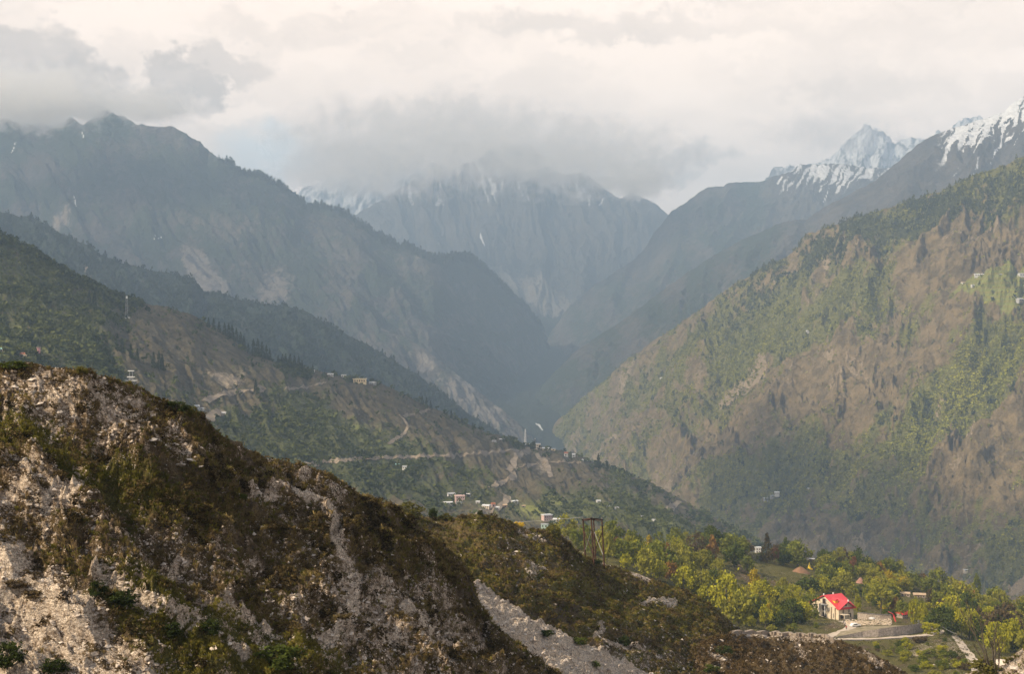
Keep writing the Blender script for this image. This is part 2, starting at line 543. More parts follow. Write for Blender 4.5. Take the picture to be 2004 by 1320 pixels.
big_left = Sheet("big_mountain", [[(-180, 250, 7600), (0, 232, 7400), (60, 240, 7400), (110, 250, 7300), (135, 230, 7300), (160, 245, 7200), (198, 216, 7200), (225, 222, 7200), (248, 225, 7200), (268, 245, 7100), (300, 244, 7100), (340, 247, 7100), (365, 262, 7000), (390, 274, 7000), (408, 292, 7000), (425, 306, 6900), (455, 318, 6900), (470, 332, 6900), (512, 340, 6900),
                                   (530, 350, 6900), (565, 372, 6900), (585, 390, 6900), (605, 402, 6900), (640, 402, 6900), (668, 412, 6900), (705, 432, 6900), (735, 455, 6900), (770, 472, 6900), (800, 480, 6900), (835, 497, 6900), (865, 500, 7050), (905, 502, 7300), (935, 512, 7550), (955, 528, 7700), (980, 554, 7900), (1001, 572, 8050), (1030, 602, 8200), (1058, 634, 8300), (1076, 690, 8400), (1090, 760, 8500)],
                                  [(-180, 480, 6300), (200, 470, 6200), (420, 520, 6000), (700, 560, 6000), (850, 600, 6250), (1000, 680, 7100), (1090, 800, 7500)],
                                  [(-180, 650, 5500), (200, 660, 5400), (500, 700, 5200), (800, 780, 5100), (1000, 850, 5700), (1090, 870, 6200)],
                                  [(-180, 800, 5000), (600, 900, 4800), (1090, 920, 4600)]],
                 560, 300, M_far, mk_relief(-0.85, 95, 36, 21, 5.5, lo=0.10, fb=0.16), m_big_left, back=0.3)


def m_r3(s, PX, PY, V):
    sn = 0.8 * sstep(1480, 1560, PX) * sstep(0.44, 0.74, gullies(PX, PY, 0.6, 13, 204) - 0.45 * sstep(330, 400, PY + 12 * fbm(PX / 24, PY / 30, 4, 7)) + 0.1)
    for pts, wd in ((((1637, 372), (1650, 355), (1658, 332)), 2.6), (((1612, 386), (1618, 376), (1622, 366)), 1.1), (((1522, 356), (1530, 345)), 2)):
        sn = np.maximum(sn, sstep(wd * 1.5, wd * 0.5, polyline_dist(PX, PY, pts)))
    return dict(snow=sn, veg=0.5 + 0.3 * fbm(PX / 60, PY / 60, 3, 8) - 0.3 * sstep(1480, 1600, PX))


Sheet("right_far_ridge", [[(1020, 730, 8600), (1060, 690, 8700), (1075, 655, 8800), (1110, 605, 8900), (1160, 560, 9000), (1195, 538, 9000), (1240, 508, 9000), (1262, 488, 9000), (1280, 455, 9000), (1300, 432, 9000), (1316, 412, 9000), (1345, 396, 9100), (1362, 380, 9100), (1385, 366, 9100), (1415, 364, 9100), (1422, 358, 9100), (1460, 357, 9200), (1490, 355, 9200),
                           (1510, 345, 9200), (1545, 336, 9200), (1565, 320, 9300), (1600, 322, 9300), (1650, 318, 9300), (1700, 330, 9300), (1800, 320, 9300), (2080, 330, 9300)],
                          [(1020, 800, 7800), (1200, 640, 7900), (1400, 520, 8000), (2080, 500, 8000)],
                          [(1020, 900, 7000), (1300, 780, 7000), (2080, 700, 7000)]],
      420, 200, M_far, mk_relief(0.7, 80, 28, 33, 2.4, lo=0.1, fb=0.12), m_r3)


def m_r2(s, PX, PY, V):
    d = PY - np.interp(PX, [1700, 1830, 2004], [380, 262, 190])
    sn = sstep(1800, 1880, PX) * sstep(0.34, 0.62, gullies(PX, PY, 0.55, 15, 205) - 0.62 * sstep(10, 90, d + 14 * fbm(PX / 20, PY / 30, 3, 9)) + 0.22)
    for pts, wd in ((((1906, 303), (1912, 288), (1922, 275), (1938, 262)), 1.5), (((1958, 275), (1961, 258), (1968, 240)), 1.6), (((1984, 270), (1990, 260)), 1.2)):
        sn = np.maximum(sn, sstep(wd * 1.5, wd * 0.5, polyline_dist(PX, PY, pts)))
    return dict(snow=sn, veg=0.2 + 0.25 * fbm(PX / 80, PY / 80, 3, 8) + 0.35 * sstep(1650, 1450, PX), rock=0.25 * blob(PX, PY, 1750, 380, 120, 40))


Sheet("right_snow_ridge", [[(1030, 800, 6100), (1070, 745, 6200), (1120, 692, 6300), (1200, 640, 6400), (1280, 580, 6500), (1380, 510, 6600), (1450, 470, 6600), (1530, 436, 6600), (1575, 430, 6600), (1600, 412, 6600), (1650, 385, 6600), (1708, 356, 6600), (1740, 330, 6600), (1775, 300, 6600), (1795, 282, 6600), (1830, 262, 6600), (1868, 250, 6600),
                            (1900, 240, 6600), (1930, 230, 6600), (1965, 218, 6600), (1985, 200, 6600), (2004, 188, 6600), (2100, 150, 6600)],
                           [(1030, 860, 5600), (1200, 740, 5600), (1500, 560, 5600), (1750, 450, 5600), (2100, 360, 5600)],
                           [(1030, 940, 5000), (1300, 900, 5000), (2100, 700, 5000)]],
      420, 220, M_far, mk_relief(0.7, 85, 28, 43, 2.2, lo=0.1, fb=0.12), m_r2)


def m_l2(s, PX, PY, V):
    return dict(veg=0.75 + 0.35 * fbm(PX / 50, PY / 40, 3, 3), rock=1.1 * blob(PX, PY, 172, 528, 9, 22, -10))


left_ridge = Sheet("wooded_ridge", [[(-150, 370, 4300), (0, 412, 4200), (35, 422, 4200), (60, 426, 4200), (95, 442, 4100), (120, 456, 4100), (150, 470, 4100), (172, 480, 4100), (190, 494, 4000), (230, 514, 4000), (262, 520, 4000), (300, 530, 4000), (340, 537, 4000), (372, 542, 4000), (390, 556, 4000), (398, 568, 4000), (430, 574, 4000), (470, 588, 4000), (520, 594, 3950),
                                     (560, 600, 3950), (600, 612, 3900), (640, 634, 3900), (690, 660, 3900), (730, 682, 3900), (770, 706, 3900), (810, 730, 3900), (850, 760, 3900), (890, 790, 3900), (920, 812, 3900), (960, 835, 3900), (1010, 870, 3900), (1050, 900, 3900)],
                                    [(-150, 560, 3500), (200, 620, 3400), (500, 700, 3300), (800, 830, 3300), (1050, 930, 3400)],
                                    [(-150, 760, 3000), (500, 880, 2900), (1050, 980, 3000)]],
                   520, 200, M_dark, mk_relief(-0.8, 60, 26, 51, 3.0, lo=0.12, fb=0.1), m_l2)


def m_spur(s, PX, PY, V):
    n = fbm(PX / 30, PY / 40, 4, 191)
    rk = 0.62 * blob(PX, PY, 830, 700, 36, 46, -25) + 0.66 * blob(PX, PY, 905, 770, 40, 50, -35) + 0.62 * blob(PX, PY, 965, 820, 46, 36, -35) + 0.4 * blob(PX, PY, 720, 640, 50, 26, -30)
    return dict(rock=np.clip(rk + 0.3 * n, 0, 0.8), veg=0.45 + 0.4 * n)


Sheet("lower_spur", [[(520, 610, 5900), (600, 596, 5850), (660, 612, 5800), (720, 636, 5700), (770, 650, 5600), (820, 676, 5500), (870, 712, 5400), (920, 752, 5300), (960, 786, 5200), (1000, 816, 5100), (1030, 842, 5000), (1050, 866, 4900), (1070, 900, 4800)],
                     [(520, 720, 5000), (770, 780, 4900), (920, 850, 4800), (1070, 940, 4600)], [(520, 860, 4500), (1070, 980, 4400)]],
      320, 150, M_far, mk_relief(-0.6, 46, 22, 61, 2.4, lo=0.15, fb=0.1), m_spur)

# valley floor with the river
def m_valley(s, PX, PY, V):
    return dict(veg=0.6, snow=0.85 * sstep(3.0, 1.0, polyline_dist(PX, PY, ((1049, 831), (1055, 835), (1058, 841), (1062, 846)))))


Sheet("valley_floor", [[(850, 600, 10500), (1300, 600, 10500)], [(850, 700, 8000), (1300, 700, 8000)], [(850, 800, 5800), (1300, 800, 5800)], [(850, 960, 4300), (1300, 960, 4300)], [(850, 1150, 3400), (1300, 1150, 3400)]],
      150, 150, M_dark, lambda PX, PY, V: 6 * fbm(PX / 40, PY / 40, 4, 5), m_valley, back=0.05)


# ------------------------------------------------------------------ right hillside
def m_right(s, PX, PY, V):
    g = PX + 0.75 * PY
    n = fbm(g / 70, (PY - 0.5 * PX) / 200, 5, 61, 0.6)
    n2 = fbm(PX / 26, PY / 26, 5, 62, 0.6)
    vg = 0.30 + 0.75 * n + 0.5 * n2 - 0.006 * s.rel
    vg += 0.75 * blob(PX, PY, 1850, 820, 170, 75, -40) + 0.6 * blob(PX, PY, 1960, 700, 90, 60, -30) + 0.6 * blob(PX, PY, 1450, 640, 190, 50, -35) + 0.5 * blob(PX, PY, 1640, 600, 120, 40, -20)
    vg += 0.7 * blob(PX, PY, 1850, 385, 260, 42, -24) + 0.5 * blob(PX, PY, 1120, 850, 60, 50) + 0.45 * blob(PX, PY, 1560, 900, 120, 40, -20) + 0.6 * blob(PX, PY, 1960, 1080, 120, 50) + 0.5 * blob(PX, PY, 1440, 960, 120, 60)
    vg -= 0.7 * blob(PX, PY, 1660, 700, 90, 34, -35) + 0.7 * blob(PX, PY, 1900, 500, 110, 40, -25) + 0.6 * blob(PX, PY, 1430, 830, 140, 45, -30) + 0.6 * blob(PX, PY, 1930, 880, 110, 60, -20) + 0.5 * blob(PX, PY, 1750, 730, 90, 40, -40)
    rk = 1.15 * sstep(15, 6, polyline_dist(PX, PY, ((1418, 742), (1450, 722), (1488, 686)))) + 0.5 * blob(PX, PY, 1230, 725, 40, 10, -55)
    rk += 0.7 * sstep(8, 3, polyline_dist(PX, PY, ((1160, 885), (1190, 866), (1218, 852)))) + 0.5 * sstep(9, 3, polyline_dist(PX, PY, ((1850, 482), (1900, 462), (1955, 440))))
    rk += 0.35 * blob(PX, PY, 1680, 1085, 60, 30) + 0.7 * blob(PX, PY, 1990, 1160, 20, 20) + 0.35 * sstep(0.15, 0.6, -n)
    rk = rk + 0.34 * sstep(44, 62, steep(s)) * (0.6 + 0.8 * fbm(PX / 40, PY / 40, 3, 66))
    field = inside_poly(PX, PY, ((1862, 575), (1900, 552), (1960, 536), (2010, 536), (2010, 580), (1975, 606), (1930, 606), (1900, 598)))
    vg = np.where(field, 1.0, vg)
    return dict(veg=np.clip(vg, 0, 1), rock=np.clip(rk, 0, 1), field=field.astype(float))


right_hill = Sheet("right_hillside", [[(1060, 880, 5300), (1085, 832, 5300), (1120, 798, 5200), (1150, 772, 5100), (1180, 750, 5000), (1222, 708, 4900), (1262, 680, 4750), (1282, 668, 4700), (1340, 628, 4500), (1372, 604, 4400), (1400, 580, 4300), (1450, 548, 4150), (1500, 522, 4050), (1542, 498, 4000), (1562, 482, 3950), (1575, 462, 3950), (1602, 452, 3900), (1680, 424, 3800),
                                       (1760, 398, 3750), (1838, 374, 3700), (1898, 346, 3650), (1950, 328, 3600), (2004, 302, 3550), (2120, 250, 3500)],
                                      [(1060, 900, 5100), (1120, 850, 4900), (1222, 770, 4500), (1340, 715, 4050), (1450, 660, 3750), (1560, 600, 3550), (1700, 540, 3350), (2004, 450, 3150), (2120, 410, 3100)],
                                      [(1060, 920, 4900), (1222, 850, 4100), (1340, 820, 3600), (1500, 780, 3250), (1700, 740, 2950), (2004, 690, 2700), (2120, 670, 2650)],
                                      [(1060, 960, 4500), (1222, 930, 3700), (1340, 930, 3250), (1500, 940, 2900), (1700, 930, 2650), (2004, 910, 2400), (2120, 900, 2350)],
                                      [(1060, 1120, 3900), (1222, 1120, 3200), (1340, 1120, 2850), (1500, 1130, 2550), (1700, 1160, 2350), (2004, 1210, 2150), (2120, 1220, 2100)]],
                    760, 560, M_right, mk_relief(0.75, 100, 46, 71, 3.5, lo=0.12, fb=0.08, bend=44, crag=0.30, big=95), m_right)


# ------------------------------------------------------------------ left hillside spur
def m_left(s, PX, PY, V):
    n = fbm((PX - 0.7 * PY) / 90, PY / 120, 4, 81)
    vg = 0.30 + 0.6 * n + 0.45 * fbm(PX / 22, PY / 16, 5, 82, 0.6)
    vg += 0.42 * sstep(330, 180, PX) + 0.5 * blob(PX, PY, 700, 870, 200, 40, 10) + 0.5 * blob(PX, PY, 600, 860, 200, 60, 15) + 0.4 * blob(PX, PY, 900, 960, 260, 40, 10) + 0.6 * blob(PX, PY, 1250, 1010, 130, 40, 15)
    vg -= 0.7 * blob(PX, PY, 380, 670, 110, 60, 30) + 0.5 * blob(PX, PY, 850, 840, 120, 40, 30) + 0.5 * blob(PX, PY, 1000, 920, 90, 30, 20) + 0.4 * blob(PX, PY, 1330, 980, 60, 40, 30)
    rk = 0.6 * blob(PX, PY, 430, 740, 50, 18, 30) + 0.45 * blob(PX, PY, 330, 690, 60, 8, 40) + 0.5 * blob(PX, PY, 470, 735, 30, 20) + 0.55 * blob(PX, PY, 1062, 905, 30, 22, 40) + 0.5 * blob(PX, PY, 1030, 878, 34, 8)
    fld = np.clip(0.8 * blob(PX, PY, 1060, 995, 110, 18) + 0.7 * blob(PX, PY, 1290, 1030, 60, 12, 10) + 0.6 * blob(PX, PY, 700, 840, 80, 12, 5) + 0.6 * blob(PX, PY, 30, 660, 60, 16) + 0.6 * blob(PX, PY, 90, 690, 40, 16) + 0.5 * blob(PX, PY, 760, 870, 60, 10, 5), 0, 0.8)
    return dict(veg=np.clip(vg, 0, 1), rock=np.clip(rk, 0, 1), field=fld)


left_hill = Sheet("left_hillside", [[(-120, 400, 1750), (0, 460, 1700), (30, 470, 1700), (62, 490, 1700), (100, 512, 1720), (150, 540, 1750), (200, 565, 1780), (245, 584, 1800), (290, 594, 1820), (332, 602, 1850), (370, 614, 1880), (402, 630, 1900), (430, 646, 1900), (455, 662, 1900), (485, 690, 1900), (520, 702, 1900), (560, 712, 1920), (600, 722, 1950), (640, 730, 1950), (690, 742, 1980), (735, 748, 2000),
                                     (770, 762, 2000), (800, 776, 2020), (840, 796, 2050), (870, 808, 2050), (905, 826, 2080), (950, 845, 2100), (990, 858, 2120), (1035, 872, 2150), (1060, 876, 2150), (1100, 882, 2150), (1130, 890, 2150), (1165, 905, 2130), (1200, 918, 2100), (1240, 932, 2080), (1280, 948, 2050), (1310, 965, 2030), (1345, 985, 2000), (1370, 1000, 1980), (1400, 1015, 1960), (1440, 1040, 1930), (1480, 1062, 1900), (1560, 1110, 1850)],
                                    [(-120, 600, 1350), (0, 610, 1350), (200, 660, 1400), (400, 740, 1500), (600, 800, 1600), (800, 860, 1680), (1000, 920, 1750), (1200, 965, 1720), (1400, 1045, 1700), (1560, 1140, 1650)],
                                    [(-120, 740, 1050), (0, 745, 1050), (300, 820, 1120), (600, 920, 1250), (900, 985, 1350), (1100, 1015, 1380), (1300, 1045, 1400), (1560, 1160, 1450)],
                                    [(-120, 900, 900), (300, 960, 900), (700, 1040, 980), (1000, 1080, 1050), (1560, 1240, 1250)]],
                   800, 420, M_left, mk_relief(-0.75, 70, 22, 91, 2.4, lo=0.1, fb=0.1), m_left)

# the low ground under everything, out to the horizon
gnd = np_mesh("ground", np.array([(-16000, -16000, -1000), (16000, -16000, -1000), (16000, 16000, -1000), (-16000, 16000, -1000)], float), np.array([[0, 1, 2, 3]]), M_dark,
              dict(veg=np.ones(4), rock=np.zeros(4), snow=np.zeros(4), field=np.zeros(4)))
tag(gnd, kind="structure")


# ------------------------------------------------------------------ near hillside
def near_mat(name):
    """soil, dry grass, green grass and pale broken rock; attributes veg (0 dry .. 1 green), rock, dark"""
    m, t, b = base_mat(name)
    g = t.node('ShaderNodeNewGeometry')
    pos = g.outputs['Position']
    n1 = t.noise(pos, 0.55, 6, 0.65)
    n2 = t.noise(pos, 2.3, 6, 0.68)
    n3 = t.noise(pos, 9.0, 4, 0.65)
    sx, sy, sz = t.sep(pos)
    strat = t.comb(t.math('MULTIPLY', sx, 0.55), t.math('MULTIPLY', sy, 0.55), t.math('MULTIPLY', t.math('ADD', sz, t.math('MULTIPLY', sx, 0.3)), 3.4))
    nS = t.noise(strat, 1.0, 6, 0.68)
    n6 = t.noise(pos, 22.0, 3, 0.7)
    soil = t.mix(t.ramp(n2, 0.35, 0.68), (0.05, 0.034, 0.019), (0.20, 0.142, 0.083))
    dry = t.mix(t.ramp(n3, 0.35, 0.68), (0.07, 0.048, 0.022), (0.21, 0.15, 0.068))
    c = t.mix(t.ramp(n1, 0.42, 0.6), soil, dry)
    green = t.mix(t.ramp(n3, 0.32, 0.7), (0.05, 0.05, 0.013), (0.17, 0.145, 0.036))
    vv = t.math('ADD', t.attr('veg'), t.math('MULTIPLY', t.math('SUBTRACT', n2, 0.5), 0.9))
    c = t.mix(t.ramp(vv, 0.40, 0.68), c, green)
    vor = t.node('ShaderNodeTexVoronoi', feature='F1')
    t.put(vor.inputs['Vector'], t.vmath('ADD', pos, t.vmath('MULTIPLY', t.vmath('SUBTRACT', t.noise(pos, 1.5, 3, 0.6, out=1), (0.5, 0.5, 0.5)), (0.9, 0.9, 0.5))))
    vor.inputs['Scale'].default_value = 1.7
    crack = t.ramp(vor.outputs['Distance'], 0.15, 0.62, 1.0, 0.5)
    rockc = t.mix(t.ramp(t.math('ADD', n3, t.math('SUBTRACT', nS, 0.5)), 0.38, 0.66), (0.86, 0.765, 0.66), (0.46, 0.38, 0.305))
    rockc = t.mix(t.ramp(n1, 0.55, 0.72, 0, 0.75), rockc, (0.20, 0.165, 0.14))
    n4 = t.noise(t.vmath('MULTIPLY', pos, (1.0, 1.0, 2.6)), 3.2, 7, 0.72)
    rockc = t.mix(1.0, rockc, t.mix(t.ramp(n4, 0.32, 0.62), (0.42, 0.37, 0.32), (1.25, 1.22, 1.18)), 'MULTIPLY')
    rockc = t.mix(1.0, rockc, t.mix(crack, (0.8, 0.8, 0.8), (1.0, 1.0, 1.0)), 'MULTIPLY')
    # pale stones: a bed where the mask is strong, single stones of three sizes where it is weak
    rk = t.attr('rock')
    rr = t.math('ADD', rk, t.math('ADD', t.math('MULTIPLY', t.math('SUBTRACT', n2, 0.5), 1.3), t.math('ADD', t.math('MULTIPLY', t.math('SUBTRACT', n3, 0.5), 1.4), t.math('MULTIPLY', t.math('SUBTRACT', nS, 0.5), 2.1))))
    dust = t.mix(t.ramp(n6, 0.35, 0.65), (0.12, 0.082, 0.052), (0.44, 0.34, 0.25))
    c = t.mix(t.ramp(rr, 0.42, 0.58), c, dust)
    bed = t.ramp(rr, 0.60, 0.74)
    for sc, am in ((1.6, 0.16), (3.7, 0.40), (8.0, 0.62)):
        v2 = t.node('ShaderNodeTexVoronoi', feature='F1')
        t.put(v2.inputs['Vector'], t.vmath('MULTIPLY', pos, (1, 1, 1.6)))
        v2.inputs['Scale'].default_value = sc
        cellr = t.sep(v2.outputs['Color'])
        hit = t.math('LESS_THAN', cellr[0], t.math('MULTIPLY', rk, am))
        size = t.math('MULTIPLY', t.math('ADD', cellr[1], 0.35), 0.42)
        bed = t.math('MAXIMUM', bed, t.math('MULTIPLY', hit, t.ramp(v2.outputs['Distance'], t.math('ADD', size, 0.05), t.math('SUBTRACT', size, 0.05))))
    c = t.mix(bed, c, rockc)
    c = t.mix(t.math('MULTIPLY', t.attr('dark'), t.ramp(n2, 0.35, 0.6)), c, (0.022, 0.017, 0.011))
    c = t.mix(1.0, c, t.mix(t.ramp(n6, 0.3, 0.7), (0.65, 0.64, 0.62), (1.6, 1.55, 1.48)), 'MULTIPLY')
    t.l.new(c, b.inputs['Base Color'])
    bp = t.node('ShaderNodeBump')
    bp.inputs['Strength'].default_value = 1.0
    bp.inputs['Distance'].default_value = 0.6
    t.l.new(t.math('ADD', t.math('ADD', n2, t.math('MULTIPLY', nS, 0.7)), t.math('MULTIPLY', n3, 0.45)), bp.inputs['Height'])
    t.l.new(bp.outputs[0], b.inputs['Normal'])
    return m


M_near = near_mat("near_hillside_ground")


def pale_cliff(PX, PY, w_):
    edge = ((-130, 985), (40, 1035), (70, 1090), (130, 1140), (210, 1205), (300, 1270), (380, 1330), (460, 1400))
    side = PY - np.interp(PX, [p[0] for p in edge], [p[1] for p in edge])
    return sstep(-w_, w_, np.sign(side) * polyline_dist(PX, PY, edge))


def m_f1(s, PX, PY, V):
    n = fbm(PX / 60, PY / 40, 5, 101)
    n2 = fbm(PX / 14, PY / 9, 4, 102)
    pale = 0.85 * pale_cliff(PX + 30 * n, PY + 24 * n, 22)
    pale = np.maximum(pale, 0.72 * blob(PX, PY, 110, 770, 130, 50, 10))
    pale = np.maximum(pale, 0.70 * blob(PX, PY, 250, 830, 120, 50, 32))
    pale = np.maximum(pale, 0.6 * blob(PX, PY, 330, 855, 50, 40))
    pale = np.maximum(pale, 1.0 * blob(PX, PY, 362, 905, 26, 20, 35))
    pale = np.maximum(pale, 0.8 * blob(PX, PY, 320, 890, 40, 8, 30))
    for pts, wd, a in ((((640, 1000), (652, 1060), (690, 1120), (700, 1190), (640, 1255)), 13, 0.75), (((780, 1160), (838, 1235)), 13, 0.7), (((100, 990), (150, 975)), 16, 0.8), (((480, 1205), (560, 1262)), 9, 0.8),
                       (((190, 1140), (262, 1175)), 13, 0.7), (((270, 1180), (360, 1220), (480, 1290)), 9, 0.8), (((0, 970), (60, 965), (120, 985)), 12, 0.65), (((400, 1160), (450, 1200), (520, 1250)), 16, 0.6),
                       (((500, 985), (560, 970), (620, 985)), 9, 0.7), (((150, 880), (160, 920)), 8, 0.75), (((560, 930), (600, 940)), 8, 0.6)):
        pale = np.maximum(pale, a * sstep(wd * 2.2, wd * 0.5, polyline_dist(PX, PY, pts)))
    pale = np.maximum(pale, 0.58 * blob(PX, PY, 780, 1230, 230, 110, 15))
    pale = np.maximum(pale, 0.5 * blob(PX, PY, 560, 1090, 90, 60, 20))
    pale = np.maximum(pale, 0.42 * blob(PX, PY, 620, 960, 110, 40, 25))
    pale = np.maximum(pale, 0.50 * blob(PX, PY, 60, 970, 110, 70))
    pale = np.maximum(pale, 0.42 * blob(PX, PY, 330, 1080, 150, 80, 30))
    pale = np.maximum(pale, 0.42 * blob(PX, PY, 560, 1010, 60, 60))
    cliff = sstep(26, 8, polyline_dist(PX, PY, ((790, 1040), (850, 1080), (900, 1140), (935, 1200)))) * 1.0
    soil = np.maximum(cliff, blob(PX, PY, 380, 970, 140, 60, 25))
    soil = np.maximum(soil, 0.9 * blob(PX, PY, 390, 840, 50, 30, 40))
    soil = np.maximum(soil, 0.8 * blob(PX, PY, 760, 1050, 90, 60, 40))
    soil = np.maximum(soil, 0.8 * blob(PX, PY, 560, 1060, 70, 60, 40))
    st = sstep(40, 66, steep(s))
    rk = pale * 0.68 + 0.30 * st * (0.25 + pale) + 0.40 * n + 0.46 * n2 + 0.05 - 0.34 * soil
    vg = 0.26 + 0.35 * n + 0.9 * blob(PX, PY, 130, 890, 120, 36, 22) + 0.7 * blob(PX, PY, 40, 830, 60, 30) + 0.9 * blob(PX, PY, 380, 1240, 180, 70, 25) + 0.6 * blob(PX, PY, 560, 1290, 120, 50) + 0.45 * blob(PX, PY, 300, 960, 120, 24, 25) + 0.5 * blob(PX, PY, 250, 730, 120, 8, 8)
    return dict(rock=np.clip(rk, 0, 1), veg=np.clip(vg, 0, 1), dark=np.clip(0.55 * soil + 0.35 * sstep(0.1, 0.5, -n), 0, 1))


def r_f1(PX, PY, V):
    wx, wy = 26 * fbm(PX / 120, PY / 90, 3, 111), 20 * fbm(PX / 120, PY / 90, 3, 112)
    x, y = PX + wx, PY + wy
    big = ridged((x - 0.8 * y) / 210, (y + 0.4 * x) / 300, 4, 113) - 0.55
    med = ridged((x - 0.5 * y) / 92, y / 70, 5, 114, 0.6) - 0.52
    sml = ridged((x - 0.7 * y) / 30, (y + 0.5 * x) / 44, 4, 117, 0.6) - 0.5
    fine = fbm(PX / 9, PY / 6, 3, 116)
    calm = 1 - 0.7 * pale_cliff(PX, PY, 45)
    h = (74 * big + 30 * med * (0.5 + 0.5 * calm)) * crest_fade(V, 0, 0.18, 0.10) + (13 * sml + 4.0 * fine) * calm * crest_fade(V, 0, 0.05, 0.35)
    q = (y - 0.28 * x + 24 * fbm(x / 70, y / 50, 4, 118)) / 27
    fr = q - np.floor(q)
    h += 17 * (sstep(0.0, 0.22, fr) - fr) * sstep(-0.25, 0.3, fbm(x / 90, y / 60, 3, 119)) * crest_fade(V, 0, 0.05, 0.4)
    # hollow with a spur beside it on the left, ledges, the dark bank at the right end
    h += -18 * sstep(60, 8, polyline_dist(PX, PY, ((60, 850), (160, 920), (260, 1010), (330, 1100)))) + 16 * sstep(54, 6, polyline_dist(PX, PY, ((0, 880), (80, 935), (200, 1040), (330, 1180))))
    h += 14 * sstep(48, 6, polyline_dist(PX, PY, ((180, 905), (260, 880), (330, 905), (420, 935), (520, 950)))) * sstep(0, 0.1, V)
    h += 16 * sstep(34, 6, polyline_dist(PX, PY, ((640, 1010), (700, 1060), (770, 1160), (840, 1200))))
    return h


near_hill = Sheet("near_hillside", [[(-130, 720, 92), (0, 716, 94), (60, 718, 94), (120, 722, 95), (170, 728, 96), (200, 738, 97), (235, 744, 98), (262, 752, 99), (300, 772, 100), (340, 792, 101), (375, 806, 102), (400, 812, 103), (412, 832, 104), (432, 850, 104), (470, 868, 106), (500, 886, 107), (530, 900, 108), (560, 908, 109), (600, 914, 111), (640, 932, 112),
                                     (665, 942, 113), (700, 968, 115), (730, 978, 116), (770, 992, 118), (800, 1012, 120), (830, 1034, 121), (850, 1055, 122), (880, 1078, 124), (905, 1098, 125), (918, 1120, 125), (925, 1145, 124), (935, 1170, 123), (948, 1195, 122), (958, 1218, 120), (990, 1250, 118), (1040, 1285, 116), (1100, 1325, 114), (1160, 1370, 112)],
                                    [(-130, 960, 80), (0, 960, 82), (300, 1000, 87), (600, 1090, 97), (850, 1180, 108), (958, 1280, 112), (1160, 1395, 109)],
                                    [(-130, 1200, 72), (300, 1220, 77), (600, 1260, 86), (900, 1320, 98), (1160, 1420, 106)],
                                    [(-130, 1430, 65), (300, 1430, 69), (600, 1430, 77), (900, 1440, 90), (1160, 1450, 103)]],
                  1000, 620, M_near, r_f1, m_f1, back=0.4, backdrop=0.5)


def m_f2(s, PX, PY, V):
    n = fbm(PX / 60, PY / 26, 5, 121)
    n2 = fbm(PX / 12, PY / 6, 4, 122)
    scree = inside_poly(PX + 10 * n2, PY + 6 * n2, ((920, 1130), (935, 1132), (990, 1170), (1040, 1205), (1085, 1225), (1130, 1250), (1180, 1275), (1240, 1300), (1300, 1340), (1100, 1360), (1060, 1290), (1010, 1250), (960, 1215), (930, 1180)))
    rk = 1.05 * scree + 0.7 * blob(PX, PY, 1046, 1115, 18, 16) + 0.22 * blob(PX, PY, 1010, 1075, 60, 24) + 0.35 * blob(PX, PY, 1290, 1185, 50, 10)
    for pts, wd, a in ((((1255, 1182), (1275, 1172), (1320, 1176)), 5, 0.8), (((1168, 1099), (1200, 1106)), 3, 0.8), (((1240, 1122), (1268, 1134)), 4, 0.85), (((1160, 1250), (1180, 1235), (1175, 1222)), 4, 0.7), (((1180, 1262), (1230, 1268), (1290, 1278)), 5, 0.75), (((1020, 1040), (1060, 1055)), 6, 0.45)):
        rk = np.maximum(rk, a * sstep(wd * 2.0, wd * 0.6, polyline_dist(PX, PY, pts)))
    rk = np.maximum(rk, 0.34 * blob(PX, PY, 1230, 1290, 160, 50))
    rk = rk + 0.24 * n2 + 0.12 * n - 0.05
    vg = 0.5 + 0.45 * n + 0.4 * blob(PX, PY, 1230, 1190, 110, 30, 15) + 0.5 * blob(PX, PY, 900, 1130, 60, 30, 30) + 0.3 * blob(PX, PY, 1350, 1190, 60, 20, 20)
    dk = 0.75 * blob(PX, PY, 1080, 1060, 50, 22, 20) + 0.7 * blob(PX, PY, 1150, 1085, 40, 12, 25) + 0.6 * blob(PX, PY, 1100, 1190, 50, 14) + 0.6 * blob(PX, PY, 1300, 1185, 40, 8, 10) + 0.5 * blob(PX, PY, 980, 1160, 30, 10, 30)
    return dict(rock=np.clip(rk, 0, 1), veg=np.clip(vg, 0, 1), dark=np.clip(dk + 0.4 * sstep(0.05, 0.5, -n), 0, 1))


def r_f2(PX, PY, V):
    x, y = PX + 16 * fbm(PX / 80, PY / 40, 3, 131), PY + 8 * fbm(PX / 80, PY / 40, 3, 132)
    return ((20 * (ridged((x - 1.2 * y) / 150, y / 110, 4, 133) - 0.5) + 15 * (ridged((x - 0.6 * y) / 60, y / 26, 4, 134, 0.6) - 0.5)) * crest_fade(V, 0, 0.15, 0.05)
            + (9 * (ridged(x / 22, y / 10, 4, 135, 0.6) - 0.5) + 2.0 * fbm(PX / 7, PY / 4, 3, 136)) * crest_fade(V, 0, 0.05, 0.4))


